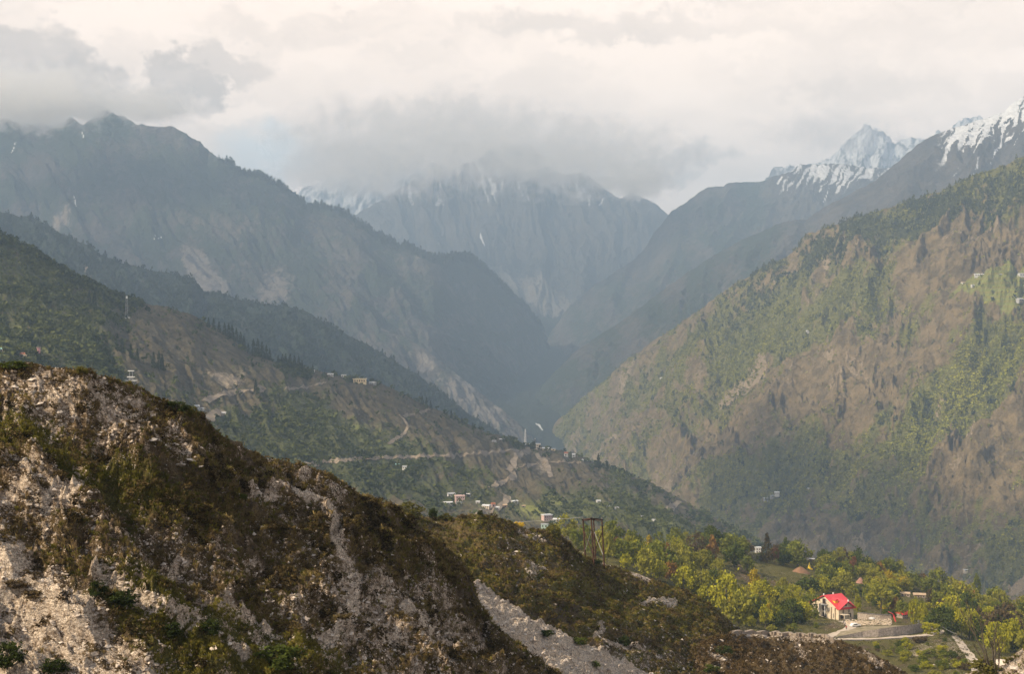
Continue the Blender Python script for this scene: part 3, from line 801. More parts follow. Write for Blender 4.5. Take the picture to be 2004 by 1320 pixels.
grassy_hill = Sheet("grassy_hill", [[(640, 1010, 195), (720, 1005, 195), (790, 1000, 200), (830, 1012, 204), (870, 1016, 206), (905, 1010, 208), (940, 1005, 210), (975, 1014, 214), (1000, 1024, 218), (1035, 1036, 222), (1060, 1038, 226), (1090, 1044, 230), (1108, 1055, 234), (1125, 1076, 238), (1140, 1090, 244), (1160, 1098, 250), (1180, 1104, 254), (1215, 1114, 260), (1260, 1128, 266),
                                     (1300, 1144, 272), (1340, 1158, 278), (1370, 1170, 284), (1395, 1187, 288), (1420, 1208, 290), (1445, 1234, 292), (1470, 1258, 292), (1500, 1292, 290), (1540, 1342, 285), (1600, 1422, 275)],
                                    [(640, 1150, 158), (900, 1150, 160), (1100, 1190, 182), (1250, 1240, 202), (1400, 1290, 220), (1600, 1450, 240)],
                                    [(640, 1430, 112), (900, 1430, 116), (1100, 1430, 138), (1300, 1430, 160), (1600, 1480, 200)]],
                    760, 420, M_near, r_f2, m_f2, back=0.35, backdrop=0.4)


def m_f3(s, PX, PY, V):
    n = fbm(PX / 50, PY / 22, 5, 141)
    n2 = fbm(PX / 12, PY / 6, 4, 142)
    rk = 0.62 * sstep(9, 3, polyline_dist(PX, PY, ((1440, 1240), (1500, 1242), (1570, 1250), (1630, 1254))))
    for pts, wd, a in ((((1695, 1276), (1705, 1290), (1725, 1305)), 5, 0.6), (((1560, 1260), (1580, 1290)), 5, 0.5), (((1390, 1280), (1420, 1300)), 6, 0.5), (((1740, 1290), (1765, 1310)), 5, 0.5)):
        rk = np.maximum(rk, a * sstep(wd * 2, wd * 0.5, polyline_dist(PX, PY, pts)))
    return dict(rock=np.clip(rk + 0.22 * n2 + 0.1 * n, 0, 1), veg=np.clip(0.14 + 0.4 * n + 0.45 * sstep(1420, 1300, PX), 0, 1), dark=np.clip(0.35 * sstep(1300, 1420, PX) + 0.7 * sstep(0, 0.5, n) * sstep(1310, 1250, PY), 0, 1))


hillock = Sheet("hillock", [[(1130, 1372, 188), (1200, 1340, 194), (1270, 1305, 204), (1330, 1275, 213), (1385, 1252, 223), (1430, 1240, 234), (1465, 1239, 240), (1500, 1240, 243), (1560, 1244, 243), (1610, 1246, 241), (1650, 1256, 238), (1690, 1272, 234), (1730, 1292, 230), (1770, 1316, 226), (1800, 1340, 222), (1860, 1405, 215)],
                            [(1130, 1410, 172), (1300, 1370, 184), (1500, 1310, 208), (1700, 1340, 208), (1860, 1425, 200)],
                            [(1130, 1470, 158), (1300, 1450, 168), (1860, 1470, 188)]],
                480, 220, M_near, r_f2, m_f3, back=0.3, backdrop=0.4)


def m_f4(s, PX, PY, V):
    n2 = fbm(PX / 14, PY / 8, 4, 152)
    return dict(rock=np.clip(0.42 + 0.5 * n2 + 0.3 * blob(PX, PY, 1990, 1300, 60, 30), 0, 1), veg=np.clip(0.5 + 0.4 * fbm(PX / 40, PY / 20, 4, 151), 0, 1), dark=0 * PX)


near_bank = Sheet("near_bank", [[(1780, 1370, 150), (1840, 1345, 150), (1880, 1324, 150), (1910, 1314, 150), (1950, 1300, 150), (1980, 1284, 150), (2004, 1270, 150), (2120, 1230, 150)],
                                [(1780, 1400, 130), (2120, 1330, 130)], [(1780, 1450, 112), (2120, 1450, 112)]],
                  160, 120, M_near, r_f2, m_f4, back=0.3, backdrop=0.4)

# the ground the photographer stands on, falling away below the frame
gx, gy = np.meshgrid(np.linspace(-140, 140, 180), np.linspace(-60, 135, 130))
gz = -1.7 - 0.33 * np.maximum(gy - 3, 0) - 0.02 * np.maximum(-gy, 0) + 0.35 * fbm(gx / 9, gy / 9, 4, 5) * sstep(2, 8, np.hypot(gx, gy))
o = np_mesh("foreground_ground", np.stack([gx, gy, gz], -1).reshape(-1, 3), grid_faces(130, 180), M_near,
            dict(rock=np.clip(0.35 + 0.5 * fbm(gx / 6, gy / 6, 4, 6), 0, 1), veg=np.clip(0.5 + 0.5 * fbm(gx / 12, gy / 12, 3, 7), 0, 1), dark=0 * gx))
tag(o, kind="structure")


# ------------------------------------------------------------------ wooded shelf with the house
def m_shelf(s, PX, PY, V):
    n = fbm(PX / 46, PY / 20, 4, 161)
    n2 = fbm(PX / 14, PY / 7, 4, 162)
    rk = 0.5 * blob(PX, PY, 1680, 1222, 50, 9, 0) + 0.42 * blob(PX, PY, 1860, 1278, 40, 26, 40) + 0.75 * sstep(8, 3, polyline_dist(PX, PY, ((1872, 1250), (1890, 1275), (1908, 1300), (1925, 1330)))) + 0.5 * blob(PX, PY, 1800, 1275, 26, 12)
    rk = np.maximum(rk, 0.7 * blob(PX, PY, 1797, 1281, 14, 5))
    vg = 0.78 + 0.5 * n + 0.5 * blob(PX, PY, 1525, 1112, 40, 10) - 0.7 * blob(PX, PY, 1460, 1115, 30, 12, 15) - 0.7 * blob(PX, PY, 1515, 1150, 50, 12, 15) - 0.5 * blob(PX, PY, 1640, 1130, 30, 12)
    return dict(rock=np.clip(rk + 0.25 * n2, 0, 1), veg=np.clip(vg, 0, 1), dark=np.clip(0.3 * sstep(0.1, 0.5, -n), 0, 1))


shelf = Sheet("wooded_shelf", [[(1000, 1052, 640), (1050, 1056, 640), (1200, 1060, 700), (1350, 1068, 800), (1500, 1085, 860), (1600, 1100, 880), (1700, 1120, 880), (1800, 1142, 880), (1900, 1164, 880), (2010, 1190, 880), (2150, 1225, 880)],
                               [(1000, 1100, 540), (1200, 1105, 570), (1350, 1120, 650), (1500, 1140, 720), (1640, 1172, 720), (1800, 1190, 700), (2010, 1225, 710), (2150, 1250, 700)],
                               [(1000, 1160, 440), (1200, 1160, 460), (1350, 1190, 540), (1500, 1212, 590), (1620, 1216, 606), (1700, 1216, 604), (1780, 1220, 604), (1830, 1234, 590), (1900, 1252, 580), (2010, 1270, 570), (2150, 1290, 570)],
                               [(1000, 1230, 360), (1200, 1230, 380), (1350, 1240, 440), (1500, 1246, 530), (1620, 1247, 548), (1740, 1250, 548), (1838, 1243, 562), (1900, 1282, 500), (2010, 1300, 480), (2150, 1320, 480)],
                               [(1000, 1420, 260), (1350, 1380, 340), (1600, 1330, 420), (1750, 1318, 440), (1900, 1340, 420), (2150, 1380, 400)],
                               [(1000, 1560, 220), (1600, 1460, 330), (2150, 1480, 330)]],
              460, 300, M_near, lambda PX, PY, V: 4 * fbm(PX / 40, PY / 16, 4, 171) * crest_fade(V, 0, 0.1, 0.3) * (1 - 0.9 * blob(PX, PY, 1720, 1230, 130, 26)), m_shelf, back=0.3, backdrop=0.55)


# ------------------------------------------------------------------ vegetation
def leaf_mat(name, c1, c2, trans=0.3):
    m = bpy.data.materials.new(name)
    m.use_nodes = True
    t = NT(m.node_tree)
    t.n.clear()
    out = t.node('ShaderNodeOutputMaterial')
    d = t.node('ShaderNodeBsdfDiffuse')
    tr = t.node('ShaderNodeBsdfTranslucent')
    mx = t.node('ShaderNodeMixShader')
    mx.inputs[0].default_value = trans
    oi = t.node('ShaderNodeObjectInfo')
    f = t.math('ADD', t.math('MULTIPLY', t.attr('tint'), 0.75), t.math('MULTIPLY', oi.outputs['Random'], 0.25))
    c = t.mix(f, c1, c2)
    t.l.new(c, d.inputs[0])
    t.l.new(c, tr.inputs[0])
    t.l.new(d.outputs[0], mx.inputs[1])
    t.l.new(tr.outputs[0], mx.inputs[2])
    t.l.new(mx.outputs[0], out.inputs[0])
    return m


LEAF = {
    'lime': leaf_mat("lime_leaves", (0.19, 0.20, 0.018), (0.43, 0.39, 0.032)),
    'gold': leaf_mat("golden_leaves", (0.28, 0.21, 0.016), (0.52, 0.39, 0.03)),
    'green': leaf_mat("green_leaves", (0.082, 0.105, 0.018), (0.22, 0.225, 0.035)),
    'dark': leaf_mat("dark_leaves", (0.034, 0.052, 0.012), (0.11, 0.13, 0.024)),
    'olive': leaf_mat("olive_leaves", (0.14, 0.145, 0.022), (0.32, 0.295, 0.045)),
    'brown': leaf_mat("brown_leaves", (0.07, 0.052, 0.026), (0.14, 0.10, 0.05)),
    'russet': leaf_mat("russet_leaves", (0.12, 0.055, 0.026), (0.22, 0.10, 0.048)),
    'orange': leaf_mat("orange_leaves", (0.20, 0.105, 0.03), (0.32, 0.185, 0.05)),
    'conifer': leaf_mat("conifer_needles", (0.018, 0.028, 0.012), (0.04, 0.05, 0.022), 0.1),
    'scrub': leaf_mat("green_scrub", (0.035, 0.05, 0.012), (0.10, 0.12, 0.026)),
    'dryscrub': leaf_mat("dry_scrub", (0.06, 0.06, 0.018), (0.16, 0.145, 0.038)),
    'darkscrub': leaf_mat("dark_scrub", (0.018, 0.028, 0.009), (0.058, 0.072, 0.02)),
    'rusty': leaf_mat("rusty_conifer_needles", (0.045, 0.036, 0.016), (0.085, 0.066, 0.028), 0.1),
}
M_bark, tb, bb = base_mat("bark")
tb.l.new(tb.mix(tb.noise(tb.node('ShaderNodeTexCoord').outputs['Object'], 14, 3), (0.06, 0.048, 0.036), (0.15, 0.125, 0.1)), bb.inputs['Base Color'])


def leaf_quads(pts, size, rng, flat=0.0):
    n = len(pts)
    a = rng.normal(size=(n, 3))
    a[:, 2] *= (1 - flat)
    a /= np.linalg.norm(a, axis=1, keepdims=True)
    b = np.cross(a, rng.normal(size=(n, 3)))
    b /= np.linalg.norm(b, axis=1, keepdims=True)
    sz = (size * (0.6 + 0.8 * rng.random((n, 1))))
    a, b = a * sz, b * sz * 0.75
    co = np.stack([pts - a, pts - b, pts + a, pts + b], 1).reshape(-1, 3)
    return co, np.arange(4 * n).reshape(n, 4)


def crown_mesh(shape, seed, n=900):
    """unit crown: height 1, width 1, base at z=0; clumped, with gaps"""
    rng = np.random.default_rng(seed)
    cl = []
    if shape == 'conifer':
        k = 90
        for i in range(k):
            z = 0.10 + 0.88 * rng.random() ** 1.15
            r = 0.5 * (1.02 - z) ** 0.75 * (0.72 + 0.4 * rng.random())
            a = rng.random() * 6.283
            for q in (0.45, 0.75, 1.0):
                cl.append((r * q * math.cos(a), r * q * math.sin(a), z - 0.05 * q, 0.05 + 0.03 * (1 - z)))
    else:
        k = {'round': 34, 'tall': 36, 'cone': 34, 'poplar': 30, 'sparse': 26, 'bush': 30}[shape]
        for i in range(k):
            while True:
                x, y, z = rng.uniform(-1, 1, 3)
                if 0.25 < x * x + y * y + z * z < 1:
                    break
            zz = (z + 1) / 2
            if shape == 'round':
                p = (0.42 * x, 0.42 * y, 0.16 + 0.76 * zz, 0.13)
            elif shape == 'bush':
                p = (0.42 * x, 0.42 * y, 0.06 + 0.82 * zz, 0.13)
            elif shape == 'tall':
                w_ = 0.40 * (0.55 + 0.6 * math.sin(math.pi * min(1, zz + 0.12)))
                p = (w_ * x * 1.2, w_ * y * 1.2, 0.10 + 0.82 * zz, 0.12)
            elif shape == 'cone':
                w_ = 0.46 * (1.05 - zz) ** 0.8
                p = (w_ * x, w_ * y, 0.10 + 0.86 * zz, 0.11)
            elif shape == 'poplar':
                w_ = 0.36 * (0.4 + 0.75 * math.sin(math.pi * min(1, 0.15 + zz * 0.85)))
                p = (w_ * x, w_ * y, 0.08 + 0.86 * zz, 0.10)
            else:
                p = (0.40 * x, 0.40 * y, 0.25 + 0.68 * zz, 0.10)
            cl.append(p)
    cl = np.array(cl)
    per = max(3, n // len(cl))
    if shape == 'sparse':
        per = int(per * 0.6)
    pts, tint = [], []
    for c in cl:
        q = rng.normal(size=(per, 3)) * c[3] * np.array([0.58, 0.58, 0.5])
        pts.append(c[:3] + q)
        tint.append(np.clip(rng.random() * 0.7 + 0.4 * rng.random(per) + 0.0, 0, 1))
    pts = np.concatenate(pts)
    tint = np.concatenate(tint)
    co, f = leaf_quads(pts, (0.046 if shape != 'sparse' else 0.038) if shape != 'conifer' else 0.036, rng)
    return co, f, np.repeat(tint, 4)


def tube(path, radii, sides=6):
    co, fs = [], []
    path = [Vector(p) for p in path]
    for i, p in enumerate(path):
        d = (path[min(i + 1, len(path) - 1)] - path[max(i - 1, 0)]).normalized()
        u_ = d.orthogonal().normalized()
        v_ = d.cross(u_)
        for k in range(sides):
            a = 2 * math.pi * k / sides
            co.append(p + (u_ * math.cos(a) + v_ * math.sin(a)) * radii[i])
    for i in range(len(path) - 1):
        for k in range(sides):
            fs.append([i * sides + k, i * sides + (k + 1) % sides, (i + 1) * sides + (k + 1) % sides, (i + 1) * sides + k])
    return [tuple(c) for c in co], fs


class MB:
    """collects shapes for one mesh object"""
    def __init__(self):
        self.co, self.f = [], []

    def add(self, co, fs):
        o_ = len(self.co)
        self.co += [tuple(c) for c in co]
        self.f += [[i + o_ for i in q] for q in fs]
        return self

    def box(self, c, sz, rot=0.0):
        cx, cy, cz = c
        sx, sy, sz_ = (q / 2 for q in sz)
        ca, sa = math.cos(rot), math.sin(rot)
        pts = []
        for z in (-sz_, sz_):
            for x, y in ((-sx, -sy), (sx, -sy), (sx, sy), (-sx, sy)):
                pts.append((cx + x * ca - y * sa, cy + x * sa + y * ca, cz + z))
        return self.add(pts, [[0, 3, 2, 1], [4, 5, 6, 7], [0, 1, 5, 4], [1, 2, 6, 5], [2, 3, 7, 6], [3, 0, 4, 7]])

    def tube(self, path, radii, sides=6):
        if not isinstance(radii, (list, tuple)):
            radii = [radii] * len(path)
        return self.add(*tube(path, radii, sides))

    def build(self, name, mat, parent=None, smooth=False, attrs=None):
        me = bpy.data.meshes.new(name)
        me.from_pydata(self.co, [], self.f)
        me.polygons.foreach_set("use_smooth", np.full(len(me.polygons), smooth, bool))
        for k, v in (attrs or {}).items():
            a = me.attributes.new(k, 'FLOAT', 'POINT')
            a.data.foreach_set("value", np.asarray(v, dtype=np.float32))
        me.materials.append(mat)
        me.update()
        o_ = bpy.data.objects.new(name, me)
        COL.objects.link(o_)
        if parent is not None:
            o_.parent = parent
        return o_


def empty(name, loc, rz=0.0, label=None, cat=None, group=None):
    o_ = bpy.data.objects.new(name, None)
    COL.objects.link(o_)
    o_.location = loc
    o_.rotation_euler = (0, 0, rz)
    o_.empty_display_size = 0.5
    return tag(o_, label, cat, group)


def trunk_mb(seed, top=0.75, r0=0.022):
    rng = random.Random(seed)
    m = MB()
    p = [(0, 0, -0.06), (0.004, 0.0, 0.1), (0.012 * rng.uniform(-1, 1), 0.012 * rng.uniform(-1, 1), 0.35), (0.02 * rng.uniform(-1, 1), 0.02 * rng.uniform(-1, 1), top)]
    m.tube(p, [r0 * 1.25, r0, r0 * 0.75, r0 * 0.25])
    for i in range(7):
        z = rng.uniform(0.2, top * 0.85)
        a = rng.uniform(0, 6.283)
        l_ = rng.uniform(0.14, 0.3)
        m.tube([(0, 0, z), (l_ * 0.6 * math.cos(a), l_ * 0.6 * math.sin(a), z + l_ * 0.5), (l_ * math.cos(a), l_ * math.sin(a), z + l_ * 0.95)], [r0 * 0.5, r0 * 0.3, r0 * 0.12], 4)
    return m


_trees = {}
NAMES = {'round': 'broadleaf_tree', 'tall': 'broadleaf_tree', 'cone': 'conical_tree', 'poplar': 'poplar_tree', 'sparse': 'open_crowned_tree', 'bush': 'bush', 'conifer': 'conifer_tree'}


def copy_tree(o_, loc, rz, scale):
    c = o_.copy()
    COL.objects.link(c)
    c.location, c.rotation_euler, c.scale = loc, (0, 0, rz), scale
    for ch in list(o_.children):
        d = ch.copy()
        COL.objects.link(d)
        d.parent = c
    return c


TRNG = random.Random(11)


def tree(pos, h, wdt, shape, colr, label, group, cat="tree"):
    key = (shape, colr, TRNG.randrange(2))
    scale, rz = (wdt, wdt, h), TRNG.uniform(0, 6.28)
    if key not in _trees:
        o_ = empty(NAMES[shape], pos, rz)
        o_.scale = scale
        co, f, ti = crown_mesh(shape, abs(hash(str(key))) % 9973 if False else sum(map(ord, shape + colr)) + key[2] * 71, 1000 if shape != 'conifer' else 1100)
        np_mesh("crown" if shape != 'bush' else "foliage", co, f, LEAF[colr], dict(tint=ti), smooth=False, parent=o_)
        trunk_mb(len(_trees), 0.9 if shape in ('conifer', 'poplar') else 0.72).build("trunk" if shape != 'bush' else "stem", M_bark, o_, True)
        _trees[key] = o_
    else:
        o_ = copy_tree(_trees[key], pos, rz, scale)
    for k in ("group",):
        if k in o_.keys():
            del o_[k]
    return tag(o_, label, cat, group)


# named trees of the wooded shelf: (px, top, base, width px, shape, colour, label or group key)
WORD = dict(lime="yellow-green", gold="golden", green="green", dark="dark green", olive="olive", brown="brown", russet="red-brown", orange="orange", conifer="dark", rusty="rusty dark")
LONE = [
    (1187, 1037, 1100, 27, 'tall', 'olive', "tall olive tree standing just right of the pylon legs"),
    (1206, 1048, 1084, 18, 'round', 'russet', "red-brown round tree two crowns right of the pylon"),
    (1240, 1051, 1106, 40, 'round', 'green', "wide green tree right of the small red-brown tree near the pylon"),
    (1270, 1045, 1072, 16, 'poplar', 'gold', "small golden tree peeping over the tree line behind the broad green one"),
    (1290, 1052, 1124, 52, 'tall', 'green', "broadest green tree on the shelf with yellow lit side"),
    (1306, 1057, 1105, 20, 'poplar', 'orange', "orange tipped tree against the right flank of the broadest green tree"),
    (1334, 1057, 1118, 34, 'tall', 'olive', "tall olive tree left of the big brown sparse tree"),
    (1364, 1036, 1098, 44, 'sparse', 'brown', "big sparse brown tree rising above the shelf skyline"),
    (1393, 1043, 1107, 24, 'poplar', 'orange', "slender tree with orange top beside the big sparse brown tree"),
    (1311, 1096, 1138, 26, 'round', 'orange', "orange tinged round tree below the broadest green tree"),
    (1337, 1085, 1142, 40, 'tall', 'olive', "olive tree with thin trunk above the grassy hill edge"),
    (1366, 1116, 1152, 42, 'bush', 'lime', "yellow-green bush on the grassy hill edge left of the lime bush"),
    (1386, 1138, 1186, 46, 'bush', 'lime', "brightest lime bush at the bend of the grassy hill edge"),
    (1420, 1110, 1202, 50, 'tall', 'lime', "tall yellow-green tree right of the brightest lime bush"),
    (1407, 1088, 1116, 20, 'round', 'olive', "small olive tree under the orange topped slender tree"),
    (1430, 1160, 1218, 24, 'cone', 'gold', "golden tipped tree low on the left of the golden cone tree"),
    (1447, 1150, 1232, 56, 'round', 'olive', "bulky olive tree above the dry stone ridge of the hillock"),
    (1438, 1058, 1110, 38, 'tall', 'dark', "dark green tree on the skyline left of the rusty conifer"),
    (1463, 1084, 1122, 26, 'round', 'green', "bright green round tree above the golden cone tree"),
    (1476, 1110, 1168, 33, 'cone', 'gold', "golden cone shaped tree in the clearing left of the meadow"),
    (1501, 1041, 1102, 28, 'conifer', 'rusty', "tall rusty dark conifer sticking out of the skyline"),
    (1517, 1068, 1104, 22, 'sparse', 'russet', "bare pinkish brown tree at the right of the rusty conifer"),
    (1534, 1070, 1106, 32, 'round', 'dark', "dark rounded tree behind the meadow"),
    (1562, 1055, 1109, 42, 'tall', 'green', "tall green tree left of the yellow shrine"),
    (1551, 1078, 1106, 16, 'poplar', 'lime', "small yellow-green tree at the right end of the meadow"),
    (1613, 1082, 1126, 34, 'round', 'olive', "pale olive tree right of the yellow shrine"),
    (1628, 1090, 1130, 36, 'tall', 'dark', "dark green tree beyond the pale olive tree by the shrine"),
    (1582, 1122, 1162, 46, 'bush', 'dark', "large dark bush above the red roofed house"),
    (1613, 1124, 1162, 25, 'round', 'lime', "bright yellow-green ball shaped tree just above the red roof"),
    (1648, 1118, 1162, 36, 'tall', 'olive', "olive gold tree behind the ridge of the red roof"),
    (1672, 1086, 1128, 17, 'poplar', 'russet', "tree with red-brown top on the skyline above the house"),
    (1664, 1098, 1133, 30, 'round', 'green', "rounded green tree in front of the red-brown topped tree"),
    (1694, 1097, 1134, 34, 'round', 'olive', "olive brown rounded tree on the skyline right of the red-brown topped tree"),
    (1721, 1098, 1132, 20, 'tall', 'orange', "orange brown tree on the skyline beyond the pinkish brown mound"),
    (1730, 1102, 1134, 14, 'poplar', 'lime', "thin yellow-green tree touching the orange brown skyline tree"),
    (1723, 1138, 1204, 58, 'sparse', 'olive', "wide open crowned olive tree right of the house"),
    (1684, 1140, 1168, 22, 'round', 'dark', "dark tree below the pinkish brown mound"),
    (1666, 1144, 1170, 20, 'tall', 'olive', "olive tree peeking over the right end of the red roof"),
    (1679, 1160, 1202, 15, 'poplar', 'lime', "slim yellow-green tree at the right corner of the house"),
    (1755, 1165, 1204, 22, 'tall', 'orange', "orange tinted tree left of the leafy green one by the red shed"),
    (1769, 1173, 1210, 30, 'round', 'green', "leafy bright green round tree behind the red shed"),
    (1790, 1162, 1222, 19, 'tall', 'lime', "left one of two tall yellow-green trees at the end of the retaining wall"),
    (1806, 1172, 1226, 20, 'tall', 'lime', "right one of two tall yellow-green trees at the end of the retaining wall"),
    (1742, 1188, 1206, 30, 'bush', 'dark', "dark bush left of the red shed"),
    (1765, 1113, 1154, 38, 'tall', 'olive', "olive tree behind the stone huts on the left"),
    (1786, 1117, 1155, 38, 'round', 'green', "green tree behind the two stone huts"),
    (1806, 1119, 1152, 17, 'poplar', 'orange', "narrow orange topped tree behind the right stone hut"),
    (1822, 1127, 1162, 32, 'round', 'green', "green round tree right of the narrow orange topped tree"),
    (1861, 1126, 1168, 42, 'tall', 'olive', "olive tree left of the salmon tree on the far edge"),
    (1887, 1142, 1192, 30, 'tall', 'orange', "salmon orange tree in the middle of the right tree belt"),
    (1875, 1140, 1172, 24, 'round', 'orange', "orange tree behind the salmon tree"),
    (1911, 1122, 1172, 17, 'poplar', 'green', "slim tall green tree standing above the right tree belt"),
    (1916, 1157, 1204, 42, 'round', 'olive', "yellowish olive tree right of the salmon tree"),
    (1956, 1150, 1204, 36, 'tall', 'olive', "olive tree near the right end of the far edge"),
    (1950, 1174, 1210, 32, 'bush', 'green', "green bush below the olive tree at the right end"),
    (1881, 1180, 1246, 30, 'tall', 'lime', "bright yellow-green tree with long drooping crown left of the rounded yellow one"),
    (1902, 1185, 1252, 28, 'tall', 'lime', "yellow-green tree between the drooping and the rounded yellow trees"),
    (1931, 1183, 1222, 48, 'round', 'lime', "broad rounded yellow tree on the right"),
    (1918, 1203, 1256, 34, 'round', 'dark', "dark green tree under the broad rounded yellow tree"),
    (1946, 1206, 1280, 38, 'tall', 'lime', "brightest tall yellow tree nearest the pale track"),
    (1977, 1193, 1234, 42, 'round', 'olive', "olive tree at the right picture edge"),
    (1986, 1196, 1218, 30, 'bush', 'lime', "flat yellow bush at the right picture edge"),
    (1986, 1224, 1276, 52, 'round', 'dark', "dark olive tree right of the brightest tall yellow tree"),
    (1840, 1180, 1238, 48, 'tall', 'dark', "dark tree behind the white hut on the right"),
    (1862, 1194, 1244, 36, 'round', 'dark', "dark tree left of the drooping yellow-green tree"),
    (1822, 1214, 1242, 32, 'bush', 'lime', "low yellow-green bush outside the road bend"),
    (1504, 1178, 1218, 21, 'cone', 'gold', "small golden cone tree left of the house"),
]
for (px, top, base, wd, shp, colr, lab) in LONE:
    p = shelf.at_px(px, base)
    m_ = p.y / F
    tree(p - Vector((0, 0, 0.3)), (base - top) * m_, wd * m_ * 1.15, shp, colr, lab, None, "bush" if shp == 'bush' else "tree")

# the trees between them, each its own, told apart only by kind and place
zones = [("left", ((1180, 1062), (1420, 1070), (1440, 1200), (1330, 1160), (1190, 1108)), 50, "between the pylon and the lime bush", ('green', 'olive', 'olive', 'dark', 'lime'), (0.7, 1.15)),
         ("skyline", ((1420, 1078), (1520, 1086), (1600, 1100), (1760, 1128), (1760, 1140), (1600, 1112), (1420, 1092)), 56, "along the far edge of the shelf", ('dark', 'green', 'olive', 'green', 'brown'), (0.7, 1.1)),
         ("house", ((1440, 1165), (1590, 1158), (1600, 1215), (1560, 1228), (1470, 1236)), 52, "on the slope left of the red roofed house", ('green', 'olive', 'lime', 'dark'), (0.45, 0.9)),
         ("behind", ((1600, 1135), (1760, 1148), (1830, 1190), (1810, 1205), (1740, 1196), (1690, 1190), (1690, 1165), (1600, 1160)), 60, "behind the house and the long wall", ('green', 'olive', 'lime', 'olive', 'dark', 'gold'), (0.5, 1.0)),
         ("right", ((1770, 1145), (2004, 1195), (2060, 1290), (1940, 1280), (1870, 1240), (1820, 1200)), 90, "in the belt right of the stone huts", ('green', 'olive', 'lime', 'dark', 'lime', 'olive', 'brown'), (0.6, 1.2)),
         ("farleft", ((1080, 1060), (1180, 1062), (1180, 1100), (1120, 1075)), 10, "left of the pylon behind the grassy hill", ('olive', 'green'), (0.7, 1.1))]
for zn, poly, n, where, cols, (k0, k1) in zones:
    xs, ys = [q[0] for q in poly], [q[1] for q in poly]
    c = 0
    while c < n:
        px, py = TRNG.uniform(min(xs), max(xs)), TRNG.uniform(min(ys), max(ys))
        if not bool(inside_poly(np.array(px), np.array(py), poly)):
            continue
        if (1484 < px < 1560 and 1103 < py < 1122) or (1605 < px < 1700 and 1160 < py < 1260):
            continue
        p = shelf.at_px(px, py)
        colr = TRNG.choice(cols)
        shp = TRNG.choice(('round', 'tall', 'tall', 'bush', 'sparse'))
        h = TRNG.uniform(9.0, 15.0) * TRNG.uniform(k0, k1)
        wd = h * TRNG.uniform(0.6, 0.95)
        if shp == 'bush':
            h *= 0.55
        k_ = F / p.y                                  # keep the small buildings, mounds and lone trees in the open
        if any(abs(px - kx) < wd * k_ / 2 + 7 and py > ky - 2 and py - h * k_ < ky + 5 for kx, ky in ((1584, 1106), (1567, 1115), (1683, 1137), (1771, 1164), (1800, 1164), (1769, 1204), (1824, 1209), (1746, 1211), (1501, 1060), (1483, 1070), (1590, 1094), (1692, 1203))):
            continue
        kindw = {'round': 'rounded tree', 'tall': 'tall crowned tree', 'bush': 'bush', 'sparse': 'thinly leaved tree'}[shp]
        tree(p - Vector((0, 0, 0.3)), h, wd, shp, colr, f"{WORD[colr]} {kindw} {where}", f"{WORD[colr]} {kindw}s {where}", "bush" if shp == 'bush' else "tree")
        c += 1

# conifers on the crest of the left hillside
LCON = [(408, 640, 22), (418, 645, 26), (428, 650, 24), (440, 656, 28), (447, 660, 30), (455, 664, 32), (462, 668, 30), (470, 676, 30), (478, 682, 28), (486, 690, 22), (496, 694, 34), (504, 696, 36), (512, 699, 34), (521, 702, 30), (528, 704, 24), (545, 714, 22), (553, 716, 26), (560, 718, 30), (568, 720, 30), (576, 722, 30), (584, 724, 30), (590, 726, 24), (604, 727, 14), (612, 728, 18),
        (826, 791, 20), (835, 797, 22), (843, 801, 20), (884, 818, 18), (905, 828, 14), (925, 836, 12), (1172, 915, 30), (1188, 922, 22), (1174, 920, 18), (500, 770, 30), (300, 720, 34), (310, 722, 38), (318, 724, 36), (175, 600, 34), (184, 604, 36), (240, 690, 30), (256, 700, 30), (268, 706, 28)]
for i, (px, py, hp) in enumerate(LCON):
    p = left_hill.at_px(px, py)
    m_ = p.y / F
    tree(p - Vector((0, 0, 1)), hp * m_, hp * m_ * 0.42, 'conifer', 'conifer', "dark spiky conifer on the left hillside beyond the rocky foreground hill", "dark conifers on the left hillside")


# ------------------------------------------------------------------ masses of growth on the far slopes, stones and grass on the near ones
def scatter(name, pts, sizes, templates, mat, rng, tint=None, squash=None, attrs_extra=None, kind="stuff", tilt=0.0):
    cos, fcs, tis = [], [], []
    off = 0
    which = rng.integers(0, len(templates), len(pts))
    tint = rng.random(len(pts)) if tint is None else tint
    rz = rng.random(len(pts)) * 6.283
    for k, (tc_, tf) in enumerate(templates):
        sel = np.where(which == k)[0]
        if not len(sel):
            continue
        c, s_ = np.cos(rz[sel])[:, None], np.sin(rz[sel])[:, None]
        x, y, z = tc_[:, 0][None], tc_[:, 1][None], tc_[:, 2][None]
        if tilt:
            ta = rng.normal(size=(len(sel), 1)) * tilt
            y, z = y * np.cos(ta) - z * np.sin(ta), y * np.sin(ta) + z * np.cos(ta)
        sz = sizes[sel]
        X = (x * c - y * s_) * sz[:, 0:1]
        Y = (x * s_ + y * c) * sz[:, 0:1]
        Z = (z + 0 * x) * sz[:, 1:2]
        co = np.stack([X, Y, Z], -1) + pts[sel][:, None]
        nvt = len(tc_)
        cos.append(co.reshape(-1, 3))
        fcs.append((tf[None] + (off + np.arange(len(sel)) * nvt)[:, None, None]).reshape(-1, tf.shape[1]))
        tis.append(np.repeat(tint[sel], nvt))
        off += nvt * len(sel)
    o_ = np_mesh(name, np.concatenate(cos), fcs, mat, dict(tint=np.concatenate(tis)), smooth=False)
    return tag(o_, kind=kind)


